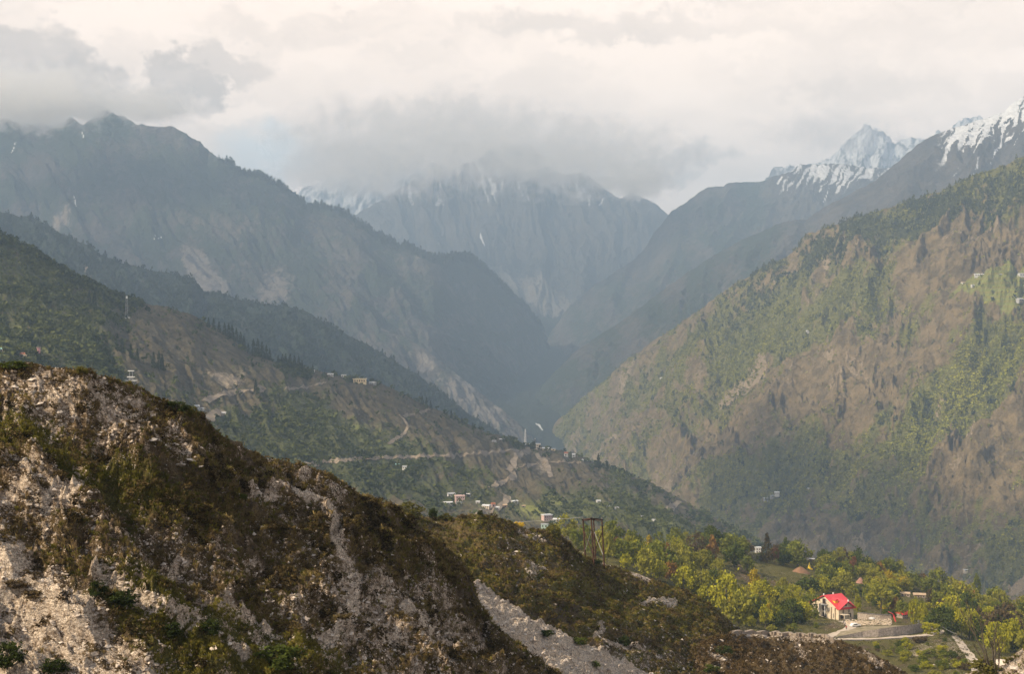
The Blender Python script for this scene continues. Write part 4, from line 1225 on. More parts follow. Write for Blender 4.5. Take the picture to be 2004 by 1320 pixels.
def bush_template(seed, n=16, tall=False):
    rng = np.random.default_rng(seed)
    p = rng.normal(size=(n, 3))
    p /= np.linalg.norm(p, axis=1, keepdims=True)
    p *= (0.55 + 0.45 * rng.random((n, 1)))
    p *= np.array([0.42, 0.42, 0.42])
    p[:, 2] += 0.42
    if tall:
        p[:, :2] *= (1.15 - p[:, 2:3])
    co, f = leaf_quads(p, 0.22, rng)
    return co, f


RNG = np.random.default_rng(5)
B_T = [bush_template(i, 12) for i in range(6)]
B_C = [bush_template(20 + i, 14, True) for i in range(4)]


def slope_wood(name, sh, n, size, mat, pw=1.0, extra=None, tmpl=None, aspect=1.0):
    vg = sh.at['veg'][-sh.X.shape[0]:] if sh.at['veg'].shape[0] != sh.X.shape[0] else sh.at['veg']
    wgt = np.clip(vg - 0.32, 0, 1) ** pw + 0.02
    if extra is not None:
        wgt = wgt * extra(sh.PX, sh.PY)
    wgt = wgt * (0.35 + 0.65 * (fbm(sh.X / (size * 9), sh.Y / (size * 9), 3, 300) > -0.05))
    pts, (i, j) = sh.sample(n, wgt, RNG)
    sz = size * (0.4 + 1.1 * RNG.random((n, 1)) ** 2.2) * np.array([[1.0, aspect]])
    pts[:, 2] -= size * 0.12
    ti = np.clip(0.5 + 0.9 * fbm(pts[:, 0] / (size * 14), pts[:, 1] / (size * 14), 3, 301) + 0.28 * RNG.normal(size=n), 0, 1)
    return scatter(name, pts, np.repeat(sz, 1, 0), tmpl or B_T, mat, RNG, ti)


TRACKS = ((((600, 908), (680, 901), (760, 896), (830, 894), (900, 891), (960, 886), (1000, 881), (1050, 881), (1066, 877)), 6.5), (((1040, 881), (1015, 890), (1003, 904), (1008, 909), (1000, 915), (995, 921)), 8), (((1001, 925), (1007, 930), (1000, 938), (980, 945), (958, 955)), 8),
          (((984, 966), (994, 972), (990, 985), (978, 990), (960, 1000), (935, 1004)), 8), (((398, 786), (440, 771), (470, 766), (520, 761)), 7), (((408, 822), (420, 812), (432, 804)), 9), (((1000, 919), (1035, 911), (1060, 905), (1140, 905)), 6), (((1304, 1000), (1318, 989), (1331, 981)), 8),
          (((560, 762), (600, 758), (640, 748)), 4.5), (((790, 815), (830, 806), (842, 800)), 4), (((760, 870), (790, 850), (800, 835), (782, 812)), 4), (((1045, 884), (1062, 900), (1072, 912), (1078, 935)), 7))


def track_dist(X, Y):
    d = 1e9 + 0 * X
    for q_, _ in TRACKS:
        d = np.minimum(d, polyline_dist(X, Y, q_))
    return d


W_right = leaf_mat("right_woodland_leaves", (0.085, 0.095, 0.02), (0.32, 0.30, 0.05), 0.15)
W_rdark = leaf_mat("right_conifer_woodland", (0.035, 0.045, 0.02), (0.10, 0.105, 0.035), 0.1)
W_left = leaf_mat("left_woodland_leaves", (0.026, 0.038, 0.014), (0.11, 0.12, 0.036), 0.15)
W_ridge = leaf_mat("ridge_woodland_leaves", (0.014, 0.022, 0.011), (0.042, 0.052, 0.022), 0.1)
slope_wood("far_woodland", right_hill, 52000, 6.2, W_right, 1.3, lambda X, Y: 1 - 0.97 * inside_poly(X, Y, ((1862, 575), (1900, 552), (1960, 536), (2010, 536), (2010, 580), (1975, 606), (1930, 606), (1900, 598))))
W_lime = leaf_mat("lime_woodland_leaves", (0.15, 0.17, 0.03), (0.42, 0.40, 0.055), 0.15)
slope_wood("far_woodland", right_hill, 11000, 6.0, W_lime, 0.8, lambda X, Y: 0.02 + blob(X, Y, 1850, 820, 170, 50, -40) + blob(X, Y, 1960, 720, 80, 50, -30) + 0.7 * blob(X, Y, 1680, 640, 90, 30, -30) + 0.6 * blob(X, Y, 1640, 860, 60, 30, -40) + 0.5 * blob(X, Y, 1470, 660, 120, 26, -35))
slope_wood("far_woodland", right_hill, 9000, 9.0, W_rdark, 0.5, lambda X, Y: np.exp(-((Y - np.interp(X, [1085, 1570, 2004], [840, 490, 370])) / 36) ** 2) * sstep(1380, 1600, X) + 0.02, B_C, 1.5)
slope_wood("hillside_woodland", left_hill, 13000, 6.0, W_left, 1.6, lambda X, Y: (0.8 + 1.9 * sstep(360, 150, X)) * sstep(3, 9, track_dist(X, Y)))
slope_wood("hillside_woodland", left_hill, 3500, 7.0, W_left, 0.3, lambda X, Y: sstep(26, 2, Y - np.interp(X, left_hill.px, left_hill.ys[0])))
slope_wood("ridge_woodland", left_ridge, 16000, 10.0, W_ridge, 1.0, None, B_C, 1.5)
slope_wood("ridge_woodland", big_left, 5000, 16.0, W_ridge, 0.3, lambda X, Y: sstep(14, 2, Y - np.interp(X, big_left.px, big_left.ys[0])) * sstep(420, 480, X), B_C, 1.5)


def stone_template(seed):
    rng = np.random.default_rng(seed)
    co = np.array([(-1, 0, 0), (1, 0, 0), (0, -1, 0), (0, 1, 0), (0.1, 0.1, 0.62), (0, 0, -0.4), (0.6, 0.6, 0.3), (-0.55, 0.6, 0.28), (-0.6, -0.5, 0.3), (0.55, -0.6, 0.25)], float)
    co = co * (0.6 + 0.7 * rng.random((10, 1))) * 0.5
    co[:, 2] *= 1.25
    f = np.array([[0, 8, 7], [8, 4, 7], [7, 4, 6], [6, 4, 9], [9, 4, 8], [1, 6, 9], [2, 9, 8], [3, 7, 6], [0, 7, 3], [3, 6, 1], [1, 9, 2], [2, 8, 0], [0, 3, 5], [3, 1, 5], [1, 2, 5], [2, 0, 5]])
    return co, f


M_stone, ts, bs = base_mat("pale_stone")
ts.l.new(ts.mix(ts.math('ADD', ts.math('MULTIPLY', ts.attr('tint'), 0.7), ts.math('MULTIPLY', ts.noise(ts.node('ShaderNodeNewGeometry').outputs['Position'], 4.0, 4), 0.3)), (0.20, 0.16, 0.125), (0.68, 0.585, 0.49)), bs.inputs['Base Color'])
ST = [stone_template(i) for i in range(8)]


def rock_of(sh, k='rock'):
    a = sh.at[k]
    return a[a.shape[0] - sh.X.shape[0]:]


def stones(sh, n, smin, smax, pw=1.2, base=0.015):
    r_ = np.clip(rock_of(sh), 0, 1)
    wgt = r_ ** pw * (1 - 0.75 * sstep(0.55, 0.9, r_)) + base
    pts, _ = sh.sample(n, wgt, RNG)
    s_ = smin * (smax / smin) ** (RNG.random((n, 1)) ** 3.2)
    pts[:, 2] -= 0.18 * s_[:, 0]
    return scatter("loose_stones", pts, s_ * np.array([[1.0, 0.85]]), ST, M_stone, RNG, RNG.random(n) ** 1.5, tilt=0.45)


stones(near_hill, 17000, 0.05, 0.5)
stones(grassy_hill, 11000, 0.10, 0.85)
stones(hillock, 3000, 0.14, 0.9)
stones(near_bank, 1500, 0.10, 0.8)
stones(shelf, 1200, 0.25, 1.2)


def tuft_template(seed, n=9):
    rng = np.random.default_rng(seed)
    co, f = [], []
    for i in range(n):
        a, l_ = rng.random() * 6.283, 0.5 + 0.5 * rng.random()
        lean = 0.25 + 0.65 * rng.random()
        bx, by = 0.16 * rng.normal(), 0.16 * rng.normal()
        dx_, dy_ = math.cos(a), math.sin(a)
        w_ = 0.075
        k = len(co)
        co += [(bx - dy_ * w_, by + dx_ * w_, -0.12), (bx + dy_ * w_, by - dx_ * w_, -0.12), (bx + dx_ * lean * 0.4 * l_ + dy_ * w_ * 0.8, by + dy_ * lean * 0.4 * l_ - dx_ * w_ * 0.8, 0.6 * l_), (bx + dx_ * lean * l_, by + dy_ * lean * l_, 0.9 * l_)]
        f.append([k, k + 1, k + 2, k + 3])
    return np.array(co), np.array(f)


G_T = [tuft_template(i) for i in range(8)]
M_dry = leaf_mat("dry_grass", (0.07, 0.052, 0.023), (0.31, 0.232, 0.095), 0.2)
M_dusk = leaf_mat("brown_heath", (0.04, 0.027, 0.014), (0.15, 0.10, 0.045), 0.2)
M_grn = leaf_mat("green_grass", (0.055, 0.058, 0.013), (0.24, 0.205, 0.042), 0.2)


def grass(sh, n, hmin, hmax, mat, want):
    wgt = np.clip(want(sh), 0, 1) * sstep(-0.12, 0.22, fbm(sh.X / 2.4, sh.Y / 1.6, 4, 420) + 0.2)
    pts, _ = sh.sample(n, wgt, RNG)
    hh = hmin + (hmax - hmin) * RNG.random((n, 1)) ** 2
    ti = np.clip(0.34 + 0.9 * fbm(pts[:, 0] / 1.6, pts[:, 1] / 1.6, 3, 400) + 0.8 * fbm(pts[:, 0] / 7, pts[:, 1] / 7, 3, 410) + 0.22 * RNG.normal(size=n), 0, 1)
    return scatter("grass", pts, hh * np.array([[1.0, 1.0]]), G_T, mat, RNG, ti)


def fine_bush(seed, n=44):
    rng = np.random.default_rng(seed)
    p = rng.normal(size=(n, 3))
    p /= np.linalg.norm(p, axis=1, keepdims=True)
    p *= (0.5 + 0.5 * rng.random((n, 1))) * np.array([0.5, 0.5, 0.42])
    p[:, 2] += 0.25
    return leaf_quads(p, 0.11, rng)


H_T = [fine_bush(i) for i in range(6)]
M_heath = leaf_mat("dark_heath", (0.028, 0.021, 0.010), (0.14, 0.098, 0.042), 0.15)


def heath(sh, n, smin, smax, mat, want):
    wgt = np.clip(want(sh), 0, 1) * sstep(0.0, 0.35, fbm(sh.X / 3.2, sh.Y / 2.2, 4, 430) + 0.12)
    pts, _ = sh.sample(n, wgt, RNG)
    s_ = smin + (smax - smin) * RNG.random((n, 1)) ** 2.5
    ti = np.clip(0.35 + 0.8 * fbm(pts[:, 0] / 4, pts[:, 1] / 4, 3, 440) + 0.22 * RNG.normal(size=n), 0, 1)
    return scatter("heath", pts, s_ * np.array([[1.15, 0.8]]), H_T, mat, RNG, ti)


heath(near_hill, 4200, 0.2, 0.85, M_heath, lambda s_: 0.9 - 1.1 * rock_of(s_) - 0.5 * rock_of(s_, 'veg') + 0.4 * rock_of(s_, 'dark'))
heath(grassy_hill, 3000, 0.3, 1.3, M_heath, lambda s_: 0.8 - 1.0 * rock_of(s_) - 0.3 * rock_of(s_, 'veg') + 0.6 * rock_of(s_, 'dark'))
heath(hillock, 1600, 0.3, 1.2, M_heath, lambda s_: 0.8 - 1.0 * rock_of(s_))
M_scrub = leaf_mat("shelf_scrub", (0.035, 0.04, 0.013), (0.19, 0.17, 0.045), 0.2)
heath(shelf, 6500, 0.5, 2.0, M_scrub, lambda s_: 1.0 - 1.0 * (blob(s_.PX, s_.PY, 1720, 1232, 130, 24) > 0.35) - 0.9 * blob(s_.PX, s_.PY, 1525, 1112, 44, 12) - 0.6 * rock_of(s_) + 0.5 * blob(s_.PX, s_.PY, 1760, 1290, 120, 34))
grass(near_hill, 15000, 0.10, 0.42, M_dry, lambda s_: 1.0 - 1.5 * rock_of(s_) - 0.8 * rock_of(s_, 'veg') + 0.5 * rock_of(s_, 'dark'))
grass(near_hill, 15000, 0.10, 0.34, M_grn, lambda s_: 1.3 * rock_of(s_, 'veg') - 1.2 * rock_of(s_))
grass(grassy_hill, 20000, 0.2, 0.55, M_grn, lambda s_: 1.2 * rock_of(s_, 'veg') - 1.2 * rock_of(s_))
grass(grassy_hill, 16000, 0.2, 0.6, M_dry, lambda s_: 0.8 - 1.3 * rock_of(s_) - 0.5 * rock_of(s_, 'veg'))
grass(hillock, 9000, 0.2, 0.55, M_dusk, lambda s_: 0.9 - 1.3 * rock_of(s_))
grass(near_bank, 5000, 0.2, 0.5, M_grn, lambda s_: 0.9 - 1.2 * rock_of(s_))


# ------------------------------------------------------------------ roads, tracks
def paint(name, c1, c2, scale=0.8, rough=0.85):
    m, t, b = base_mat(name)
    g = t.node('ShaderNodeNewGeometry')
    n = t.noise(g.outputs['Position'], scale, 5, 0.65)
    t.l.new(t.mix(t.ramp(n, 0.3, 0.7), c1, c2), b.inputs['Base Color'])
    b.inputs['Roughness'].default_value = rough
    return m


M_road = paint("pale_gravel_road", (0.40, 0.32, 0.24), (0.64, 0.54, 0.43), 0.5)
M_track = paint("dusty_track", (0.14, 0.11, 0.08), (0.26, 0.21, 0.155), 0.1)


def strip(name, sh, pts, width, mat, lift=0.12, step=1.5, cross=4):
    """a road laid on a sheet along photo points"""
    P3 = []
    for (x0, y0), (x1, y1) in zip(pts[:-1], pts[1:]):
        n = max(2, int(math.hypot(x1 - x0, y1 - y0) / step))
        for k in range(n):
            P3.append(sh.at_px(x0 + (x1 - x0) * k / n, y0 + (y1 - y0) * k / n))
    P3.append(sh.at_px(*pts[-1]))
    xy = np.array([(p.x, p.y) for p in P3])
    for _ in range(6):
        xy[1:-1] = 0.25 * xy[:-2] + 0.5 * xy[1:-1] + 0.25 * xy[2:]
    d = np.gradient(xy, axis=0)
    d /= np.linalg.norm(d, axis=1, keepdims=True) + 1e-9
    nrm = np.stack([-d[:, 1], d[:, 0]], -1)
    rows = []
    for k in range(cross + 1):
        q = xy + nrm * width * (k / cross - 0.5) * (1 + 0.18 * fbm(np.arange(len(xy)) / 5.0, k * 0 + 3.0, 3, 9))[:, None]
        rows.append(np.array([(a, b, sh.z_at(a, b) + lift) for a, b in q]))
    co = np.stack(rows, 0)
    o_ = np_mesh(name, co.reshape(-1, 3), grid_faces(cross + 1, len(xy)), mat)
    return tag(o_, kind="structure")


strip("road", shelf, ((1590, 1253), (1640, 1251), (1700, 1251), (1770, 1247), (1815, 1243), (1836, 1238), (1838, 1233), (1824, 1228), (1806, 1225)), 4.6, M_road)
strip("road", shelf, ((1612, 1250), (1636, 1241), (1658, 1233), (1668, 1226), (1660, 1219), (1644, 1216)), 4.4, M_road, 0.17)
strip("track", shelf, ((1870, 1246), (1886, 1268), (1902, 1290), (1922, 1330)), 3.6, M_road)
for pts, wd in TRACKS:
    strip("track", left_hill, pts, wd, M_track, 0.9)


# ------------------------------------------------------------------ the red-roofed house
M_wall = paint("cream_stone_wall", (0.50, 0.41, 0.30), (0.70, 0.60, 0.46), 2.0)
M_roof, tr_, br_ = base_mat("red_metal_roof")
wv = tr_.node('ShaderNodeTexWave', wave_type='BANDS', bands_direction='X')
wv.inputs['Scale'].default_value = 1.6
tr_.l.new(tr_.node('ShaderNodeTexCoord').outputs['Object'], wv.inputs['Vector'])
tr_.l.new(tr_.mix(tr_.noise(tr_.node('ShaderNodeNewGeometry').outputs['Position'], 0.5, 5, 0.65), tr_.mix(wv.outputs['Fac'], (0.44, 0.03, 0.04), (0.66, 0.05, 0.06)), tr_.mix(wv.outputs['Fac'], (0.60, 0.05, 0.06), (0.78, 0.09, 0.10))), br_.inputs['Base Color'])
br_.inputs['Roughness'].default_value = 0.5
br_.inputs['Specular IOR Level'].default_value = 0.4
M_open = paint("dark_opening", (0.035, 0.022, 0.018), (0.07, 0.045, 0.035), 3)
M_white = paint("white_paint", (0.66, 0.64, 0.60), (0.80, 0.78, 0.74), 1.5)
M_yellow = paint("yellow_paint", (0.75, 0.50, 0.04), (0.85, 0.62, 0.09), 1.5)
M_slate = paint("slate_cap", (0.10, 0.09, 0.085), (0.20, 0.18, 0.16), 1.0)
M_rubble = paint("rubble_masonry", (0.20, 0.165, 0.135), (0.44, 0.37, 0.31), 1.6)

TH = R(27)
corner = shelf.at_px(1641, 1213)
house = empty("house", corner, TH, "cream stone house with bright red roof and front gable beside the gravel yard", "house")
WF, WL, EV, RG = 8.2, 18.0, 4.9, 9.2
hm = MB()
base_z = -2.5
hm.box((WF / 2, WL / 2, (EV + base_z) / 2), (WF, WL, EV - base_z))
# gable triangles on the left and right ends (ridge runs along the front direction) and on the front
for x in (0.002, WF - 0.002):
    hm.add([(x, 0, EV), (x, WL, EV), (x, WL / 2, RG)], [[0, 1, 2]])
hm.add([(0, 0.003, EV), (WF, 0.003, EV), (WF / 2, 0.003, EV + 2.6)], [[0, 1, 2]])
wall = hm.build("wall", M_wall, house)


def slab(m, quad, th=0.22):
    q = [Vector(p) for p in quad]
    n = (q[1] - q[0]).cross(q[-1] - q[0]).normalized() * th
    k = len(q)
    m.add([p for p in q] + [p + n for p in q], [list(range(k))[::-1], [k + i for i in range(k)]] + [[i, (i + 1) % k, k + (i + 1) % k, k + i] for i in range(k)])


rm = MB()
ov = 0.9
sl_ = (RG - EV) / (WL / 2)
ez = EV - ov * sl_
slab(rm, [(-ov, -ov, ez), (WF + ov, -ov, ez), (WF + ov, WL / 2, RG), (-ov, WL / 2, RG)])
slab(rm, [(-ov, WL / 2, RG), (WF + ov, WL / 2, RG), (WF + ov, WL + ov, ez), (-ov, WL + ov, ez)])
gh = EV + 2.7
back_y = (gh - EV) / sl_
gs = (gh - EV + 0.35) / (WF / 2 + 0.6)
slab(rm, [(-0.6, -1.5, EV - 0.35), (WF / 2, -1.5, gh + 0.22), (WF / 2, back_y + 0.5, gh + 0.22), (-0.6, 1.0, EV - 0.3)][::1])
slab(rm, [(WF / 2, -1.5, gh + 0.22), (WF + 0.6, -1.5, EV - 0.35), (WF + 0.6, 1.0, EV - 0.3), (WF / 2, back_y + 0.5, gh + 0.22)])
roof = rm.build("roof", M_roof, house)
dm = MB()
dm.box((-0.2 + 1.6, 4.2, EV + 1.9), (1.7, 2.2, 1.7))
dormer = dm.build("dormer", M_yellow, roof)
dr = MB()
slab(dr, [(0.3, 2.7, EV + 2.8), (1.4, 2.7, EV + 3.5), (1.4, 5.6, EV + 3.5), (0.3, 5.6, EV + 2.8)], 0.12)
slab(dr, [(1.4, 2.7, EV + 3.5), (2.5, 2.7, EV + 2.8), (2.5, 5.6, EV + 2.8), (1.4, 5.6, EV + 3.5)], 0.12)
dr.build("dormer_roof", M_roof, roof)
for q in ((-0.7, WL / 2, RG + 0.5), (WF * 0.55, WL / 2, RG + 0.5), (WF / 2, -1.4, gh + 0.65)):
    MB().box(q, (0.45, 0.45, 0.8)).build("finial", M_white, roof)


def window(m_wall, c, sz, axis, par, frame=True):
    """a recessed dark window with frame, on the front (axis 'y') or the left wall (axis 'x')"""
    x, y, z = c
    if axis == 'y':
        w_ = MB().box((x, -0.02, z), (sz[0], 0.12, sz[1])).build("window", M_open, par)
        if frame:
            f = MB()
            for dx_ in (-sz[0] / 2, sz[0] / 2):
                f.box((x + dx_, -0.06, z), (0.14, 0.16, sz[1] + 0.14))
            f.box((x, -0.07, z), (0.10, 0.14, sz[1] - 0.2))
            f.build("frame", M_wall, w_)
    else:
        w_ = MB().box((-0.02, y, z), (0.12, sz[0], sz[1])).build("window", M_open, par)
        if frame:
            f = MB()
            for dy_ in (-sz[0] / 2, sz[0] / 2):
                f.box((-0.06, y + dy_, z), (0.16, 0.14, sz[1] + 0.14))
            f.build("frame", M_white, w_)
    return w_


for x in (2.4, 5.6):
    window(wall, (x, 0, 3.6), (0.9, 1.7), 'y', house)
window(wall, (2.0, 0, 1.3), (2.2, 1.9), 'y', house, False)
window(wall, (6.0, 0, 1.5), (1.6, 1.8), 'y', house)
window(wall, (4.0, 0, 6.1), (0.9, 0.9), 'y', house, False)
for y, z, a, b in ((9.6, 6.6, 2.4, 2.2), (9.6, 3.6, 2.8, 2.2), (14.5, 3.6, 1.1, 1.7), (6.2, 3.5, 0.9, 1.6), (3.2, 1.2, 0.8, 2.0), (9.6, 0.6, 2.6, 1.8), (14.5, 0.6, 1.2, 1.6)):
    window(wall, (0, y, z), (a, b), 'x', house)
bl = MB().box((-0.7, 9.6, 5.2), (1.4, 4.0, 0.2))
for yy in (7.8, 11.4):
    bl.box((-1.2, yy, 2.9), (0.35, 0.35, 4.6))
bl.build("balcony", M_white, house)
MB().box((-0.4, 2.0, 1.3), (0.8, 0.5, 7.2)).box((-0.4, 4.6, 1.3), (0.8, 0.5, 7.2)).build("buttress", M_wall, house)
pm = MB().box((2.0, -1.6, 2.45), (3.2, 3.0, 0.18))
for x in (0.7, 3.3):
    pm.box((x, -2.9, 1.15), (0.3, 0.3, 2.5))
pm.build("porch", M_wall, house)
def wall_run(name, sh, pts, h, th, mat, cap, label, cat="wall", sink=0.6):
    """a wall standing on the ground along photo points, with a cap"""
    q = [sh.at_px(*p) for p in pts]
    o_ = empty(name, q[0], 0, label, cat)
    body, cp = MB(), MB()
    for k in range(len(q) - 1):
        a, b = q[k] - q[0], q[k + 1] - q[0]
        ha, hb = (h[k], h[k + 1]) if isinstance(h, (list, tuple)) else (h, h)
        d = Vector((b.x - a.x, b.y - a.y, 0)).normalized()
        n = Vector((-d.y, d.x, 0)) * th / 2
        e = d * 0.02
        lo, hi = Vector((0, 0, -sink)), 1
        body.add([a - n - Vector((0, 0, sink)), b - n - Vector((0, 0, sink)), b + n - Vector((0, 0, sink)), a + n - Vector((0, 0, sink)), a - n + Vector((0, 0, ha)), b - n + Vector((0, 0, hb)), b + n + Vector((0, 0, hb)), a + n + Vector((0, 0, ha))],
                 [[0, 3, 2, 1], [4, 5, 6, 7], [0, 1, 5, 4], [1, 2, 6, 5], [2, 3, 7, 6], [3, 0, 4, 7]])
        if cap:
            n2 = n * 1.5
            za, zb = Vector((0, 0, ha + 0.004)), Vector((0, 0, hb + 0.004))
            t_ = Vector((0, 0, 0.22))
            cp.add([a - n2 + za, b - n2 + zb, b + n2 + zb, a + n2 + za, a - n2 + za + t_, b - n2 + zb + t_, b + n2 + zb + t_, a + n2 + za + t_],
                   [[0, 3, 2, 1], [4, 5, 6, 7], [0, 1, 5, 4], [1, 2, 6, 5], [2, 3, 7, 6], [3, 0, 4, 7]])
    body.build("wall_body", mat, o_)
    if cap:
        cp.build("wall_cap", cap, o_)
    return o_


wall_run("boundary_wall", shelf, ((1678, 1211), (1700, 1213), (1722, 1215), (1744, 1216)), 2.6, 0.6, M_rubble, M_slate, "long stone wall with dark slate cap running right from the house")
wall_run("parapet", shelf, ((1797, 1222), (1803, 1223), (1808, 1225)), 3.6, 0.7, M_white, None, "short white parapet at the right end of the retaining wall")
wall_run("kerb_wall", shelf, ((1588, 1256), (1640, 1254), (1700, 1254), (1770, 1250), (1816, 1246)), 0.5, 0.5, M_rubble, None, "low pale kerb along the outer edge of the gravel road")
dsw = hillock
wall_run("dry_stone_wall", dsw, tuple((x, float(np.interp(x, dsw.px, dsw.ys[0])) + 1) for x in range(1432, 1634, 8)), [0.35 + 0.3 * (k % 3) / 2 for k in range(26)], 0.6, M_stone, None, "dry stone wall of pale slabs along the top of the dark hillock", sink=0.4)

M_top = paint("gravelly_turf", (0.13, 0.115, 0.05), (0.40, 0.32, 0.22), 0.35)

# terrace held by the retaining wall inside the road bend
front = ((1634, 1248), (1660, 1248.5), (1690, 1248), (1720, 1247.5), (1750, 1245.5), (1780, 1242), (1802, 1238), (1811, 1234))
hts = (0.2, 1.1, 2.2, 3.0, 3.4, 3.5, 3.4, 3.1)
rear = ((1650, 1232), (1672, 1228), (1700, 1226), (1725, 1225), (1752, 1224), (1778, 1224), (1797, 1226), (1808, 1229))
fp = [shelf.at_px(*p) for p in front]
rp = [shelf.at_px(*p) for p in rear]
ret = empty("retaining_wall", fp[0], 0, "long curved grey rubble retaining wall above the inside of the road bend", "retaining wall")
tm, wmv = MB(), MB()
bat = []
for k, p in enumerate(fp):
    top = p + Vector((0, 0, hts[k]))
    inn = (rp[k] - p)
    inn.z = 0
    inn = inn.normalized()
    bat.append((p - Vector((0, 0, 0.8)), top + inn * 0.45 * hts[k]))
for k in range(len(fp) - 1):
    a0, a1 = bat[k][0] - fp[0], bat[k][1] - fp[0]
    b0, b1 = bat[k + 1][0] - fp[0], bat[k + 1][1] - fp[0]
    wmv.add([a0, b0, b1, a1], [[0, 1, 2, 3]])
    ra, rb = rp[k] - fp[0], rp[k + 1] - fp[0]
    tm.add([a1 + Vector((0, 0, 0.004)), b1 + Vector((0, 0, 0.004)), rb, ra], [[0, 1, 2, 3]])
e0, e1 = bat[-1][0] - fp[0], bat[-1][1] - fp[0]
wmv.add([e0, rp[-1] - fp[0] - Vector((0, 0, 0.8)), rp[-1] - fp[0], e1], [[0, 1, 2, 3]])
wmv.build("wall_face", M_rubble, ret)
tm.build("terrace_top", M_top, ret)

# rubble heap and yard stones
pts_r = []
rr_ = np.random.default_rng(77)
for k in range(900):
    u_ = rr_.random()
    q = shelf.at_px(1655 + 90 * rr_.random(), 1217 + 7 * rr_.random())
    pts_r.append((q.x, q.y, q.z + 0.15 + (1.2 * rr_.random() if rr_.random() < 0.4 else 0)))
M_rub2 = paint("cream_rubble", (0.42, 0.33, 0.24), (0.72, 0.60, 0.46), 2)
scatter("rubble", np.array(pts_r), 0.25 * (4 ** rr_.random((900, 1))) * np.array([[1.0, 0.8]]), ST, M_rub2, rr_)

# ------------------------------------------------------------------ other buildings
WALLC = {k: paint(k + "_wall", c, tuple(min(1, x * 1.2) for x in c), 0.7) for k, c in dict(white=(0.48, 0.465, 0.44), cream=(0.52, 0.44, 0.34), pink=(0.62, 0.30, 0.30), rose=(0.48, 0.34, 0.31), grey=(0.30, 0.29, 0.28), stone=(0.27, 0.22, 0.18), yellow=(0.60, 0.47, 0.27), brown=(0.20, 0.13, 0.10), green=(0.32, 0.42, 0.36)).items()}
ROOFC = {k: paint(k + "_roof", c, tuple(min(1, x * 1.25) for x in c), 0.5, 0.6) for k, c in dict(white=(0.52, 0.52, 0.52), grey=(0.30, 0.30, 0.31), rust=(0.30, 0.12, 0.07), red=(0.62, 0.05, 0.06), teal=(0.25, 0.45, 0.42), straw=(0.40, 0.29, 0.19), pink=(0.60, 0.42, 0.38), yellow=(0.62, 0.50, 0.30)).items()}
HR = random.Random(3)


def hut(sh, px, py, wpx, hpx, wallc, roofc, label, style='gable', rz=None, group=None, cat="house", wins=True, depth=0.7):
    p = sh.at_px(px, py)
    m_ = p.y / F
    w_, h_ = wpx * m_, hpx * m_
    d_ = max(w_ * depth, 2.2)
    o_ = empty("small_house" if cat == "house" else cat.replace(" ", "_"), p, HR.uniform(-0.5, 0.5) if rz is None else rz, label, cat, group)
    rh = h_ * (0.30 if style == 'gable' else 0.12)
    wh = h_ - rh
    MB().box((0, 0, wh / 2 - h_ * 0.5), (w_, d_, wh + h_)).build("wall", WALLC[wallc], o_)
    r = MB()
    if style == 'gable':
        th = max(0.1, 0.03 * w_)
        e = 0.06 * w_
        slab(r, [(-w_ / 2 - e, -d_ / 2 - e, wh - 0.1 * rh), (w_ / 2 + e, -d_ / 2 - e, wh - 0.1 * rh), (w_ / 2 + e, 0, wh + rh), (-w_ / 2 - e, 0, wh + rh)], th)
        slab(r, [(-w_ / 2 - e, 0, wh + rh), (w_ / 2 + e, 0, wh + rh), (w_ / 2 + e, d_ / 2 + e, wh - 0.1 * rh), (-w_ / 2 - e, d_ / 2 + e, wh - 0.1 * rh)], th)
        g_ = MB()
        for x in (-w_ / 2 + 0.01, w_ / 2 - 0.01):
            r.add([(x, -d_ / 2, wh), (x, d_ / 2, wh), (x, 0, wh + rh)], [[0, 1, 2]])
    else:
        r.box((0, 0, wh + rh / 2 + 0.003), (w_ * 1.1, d_ * 1.1, rh))
    r.build("roof", ROOFC[roofc], o_)
    if wins and wpx >= 6:
        n = max(1, int(wpx / 4.5))
        rows = 2 if hpx > 9 else 1
        for q in range(rows):
            for k in range(n):
                x = (k + 0.5) / n * w_ * 0.9 - w_ * 0.45
                z = wh * ((q + 0.5) / rows)
                MB().box((x, -d_ / 2 - 0.01, z), (w_ / n * 0.36, 0.14, wh / rows * 0.5)).build("window", M_open, o_)
    return o_


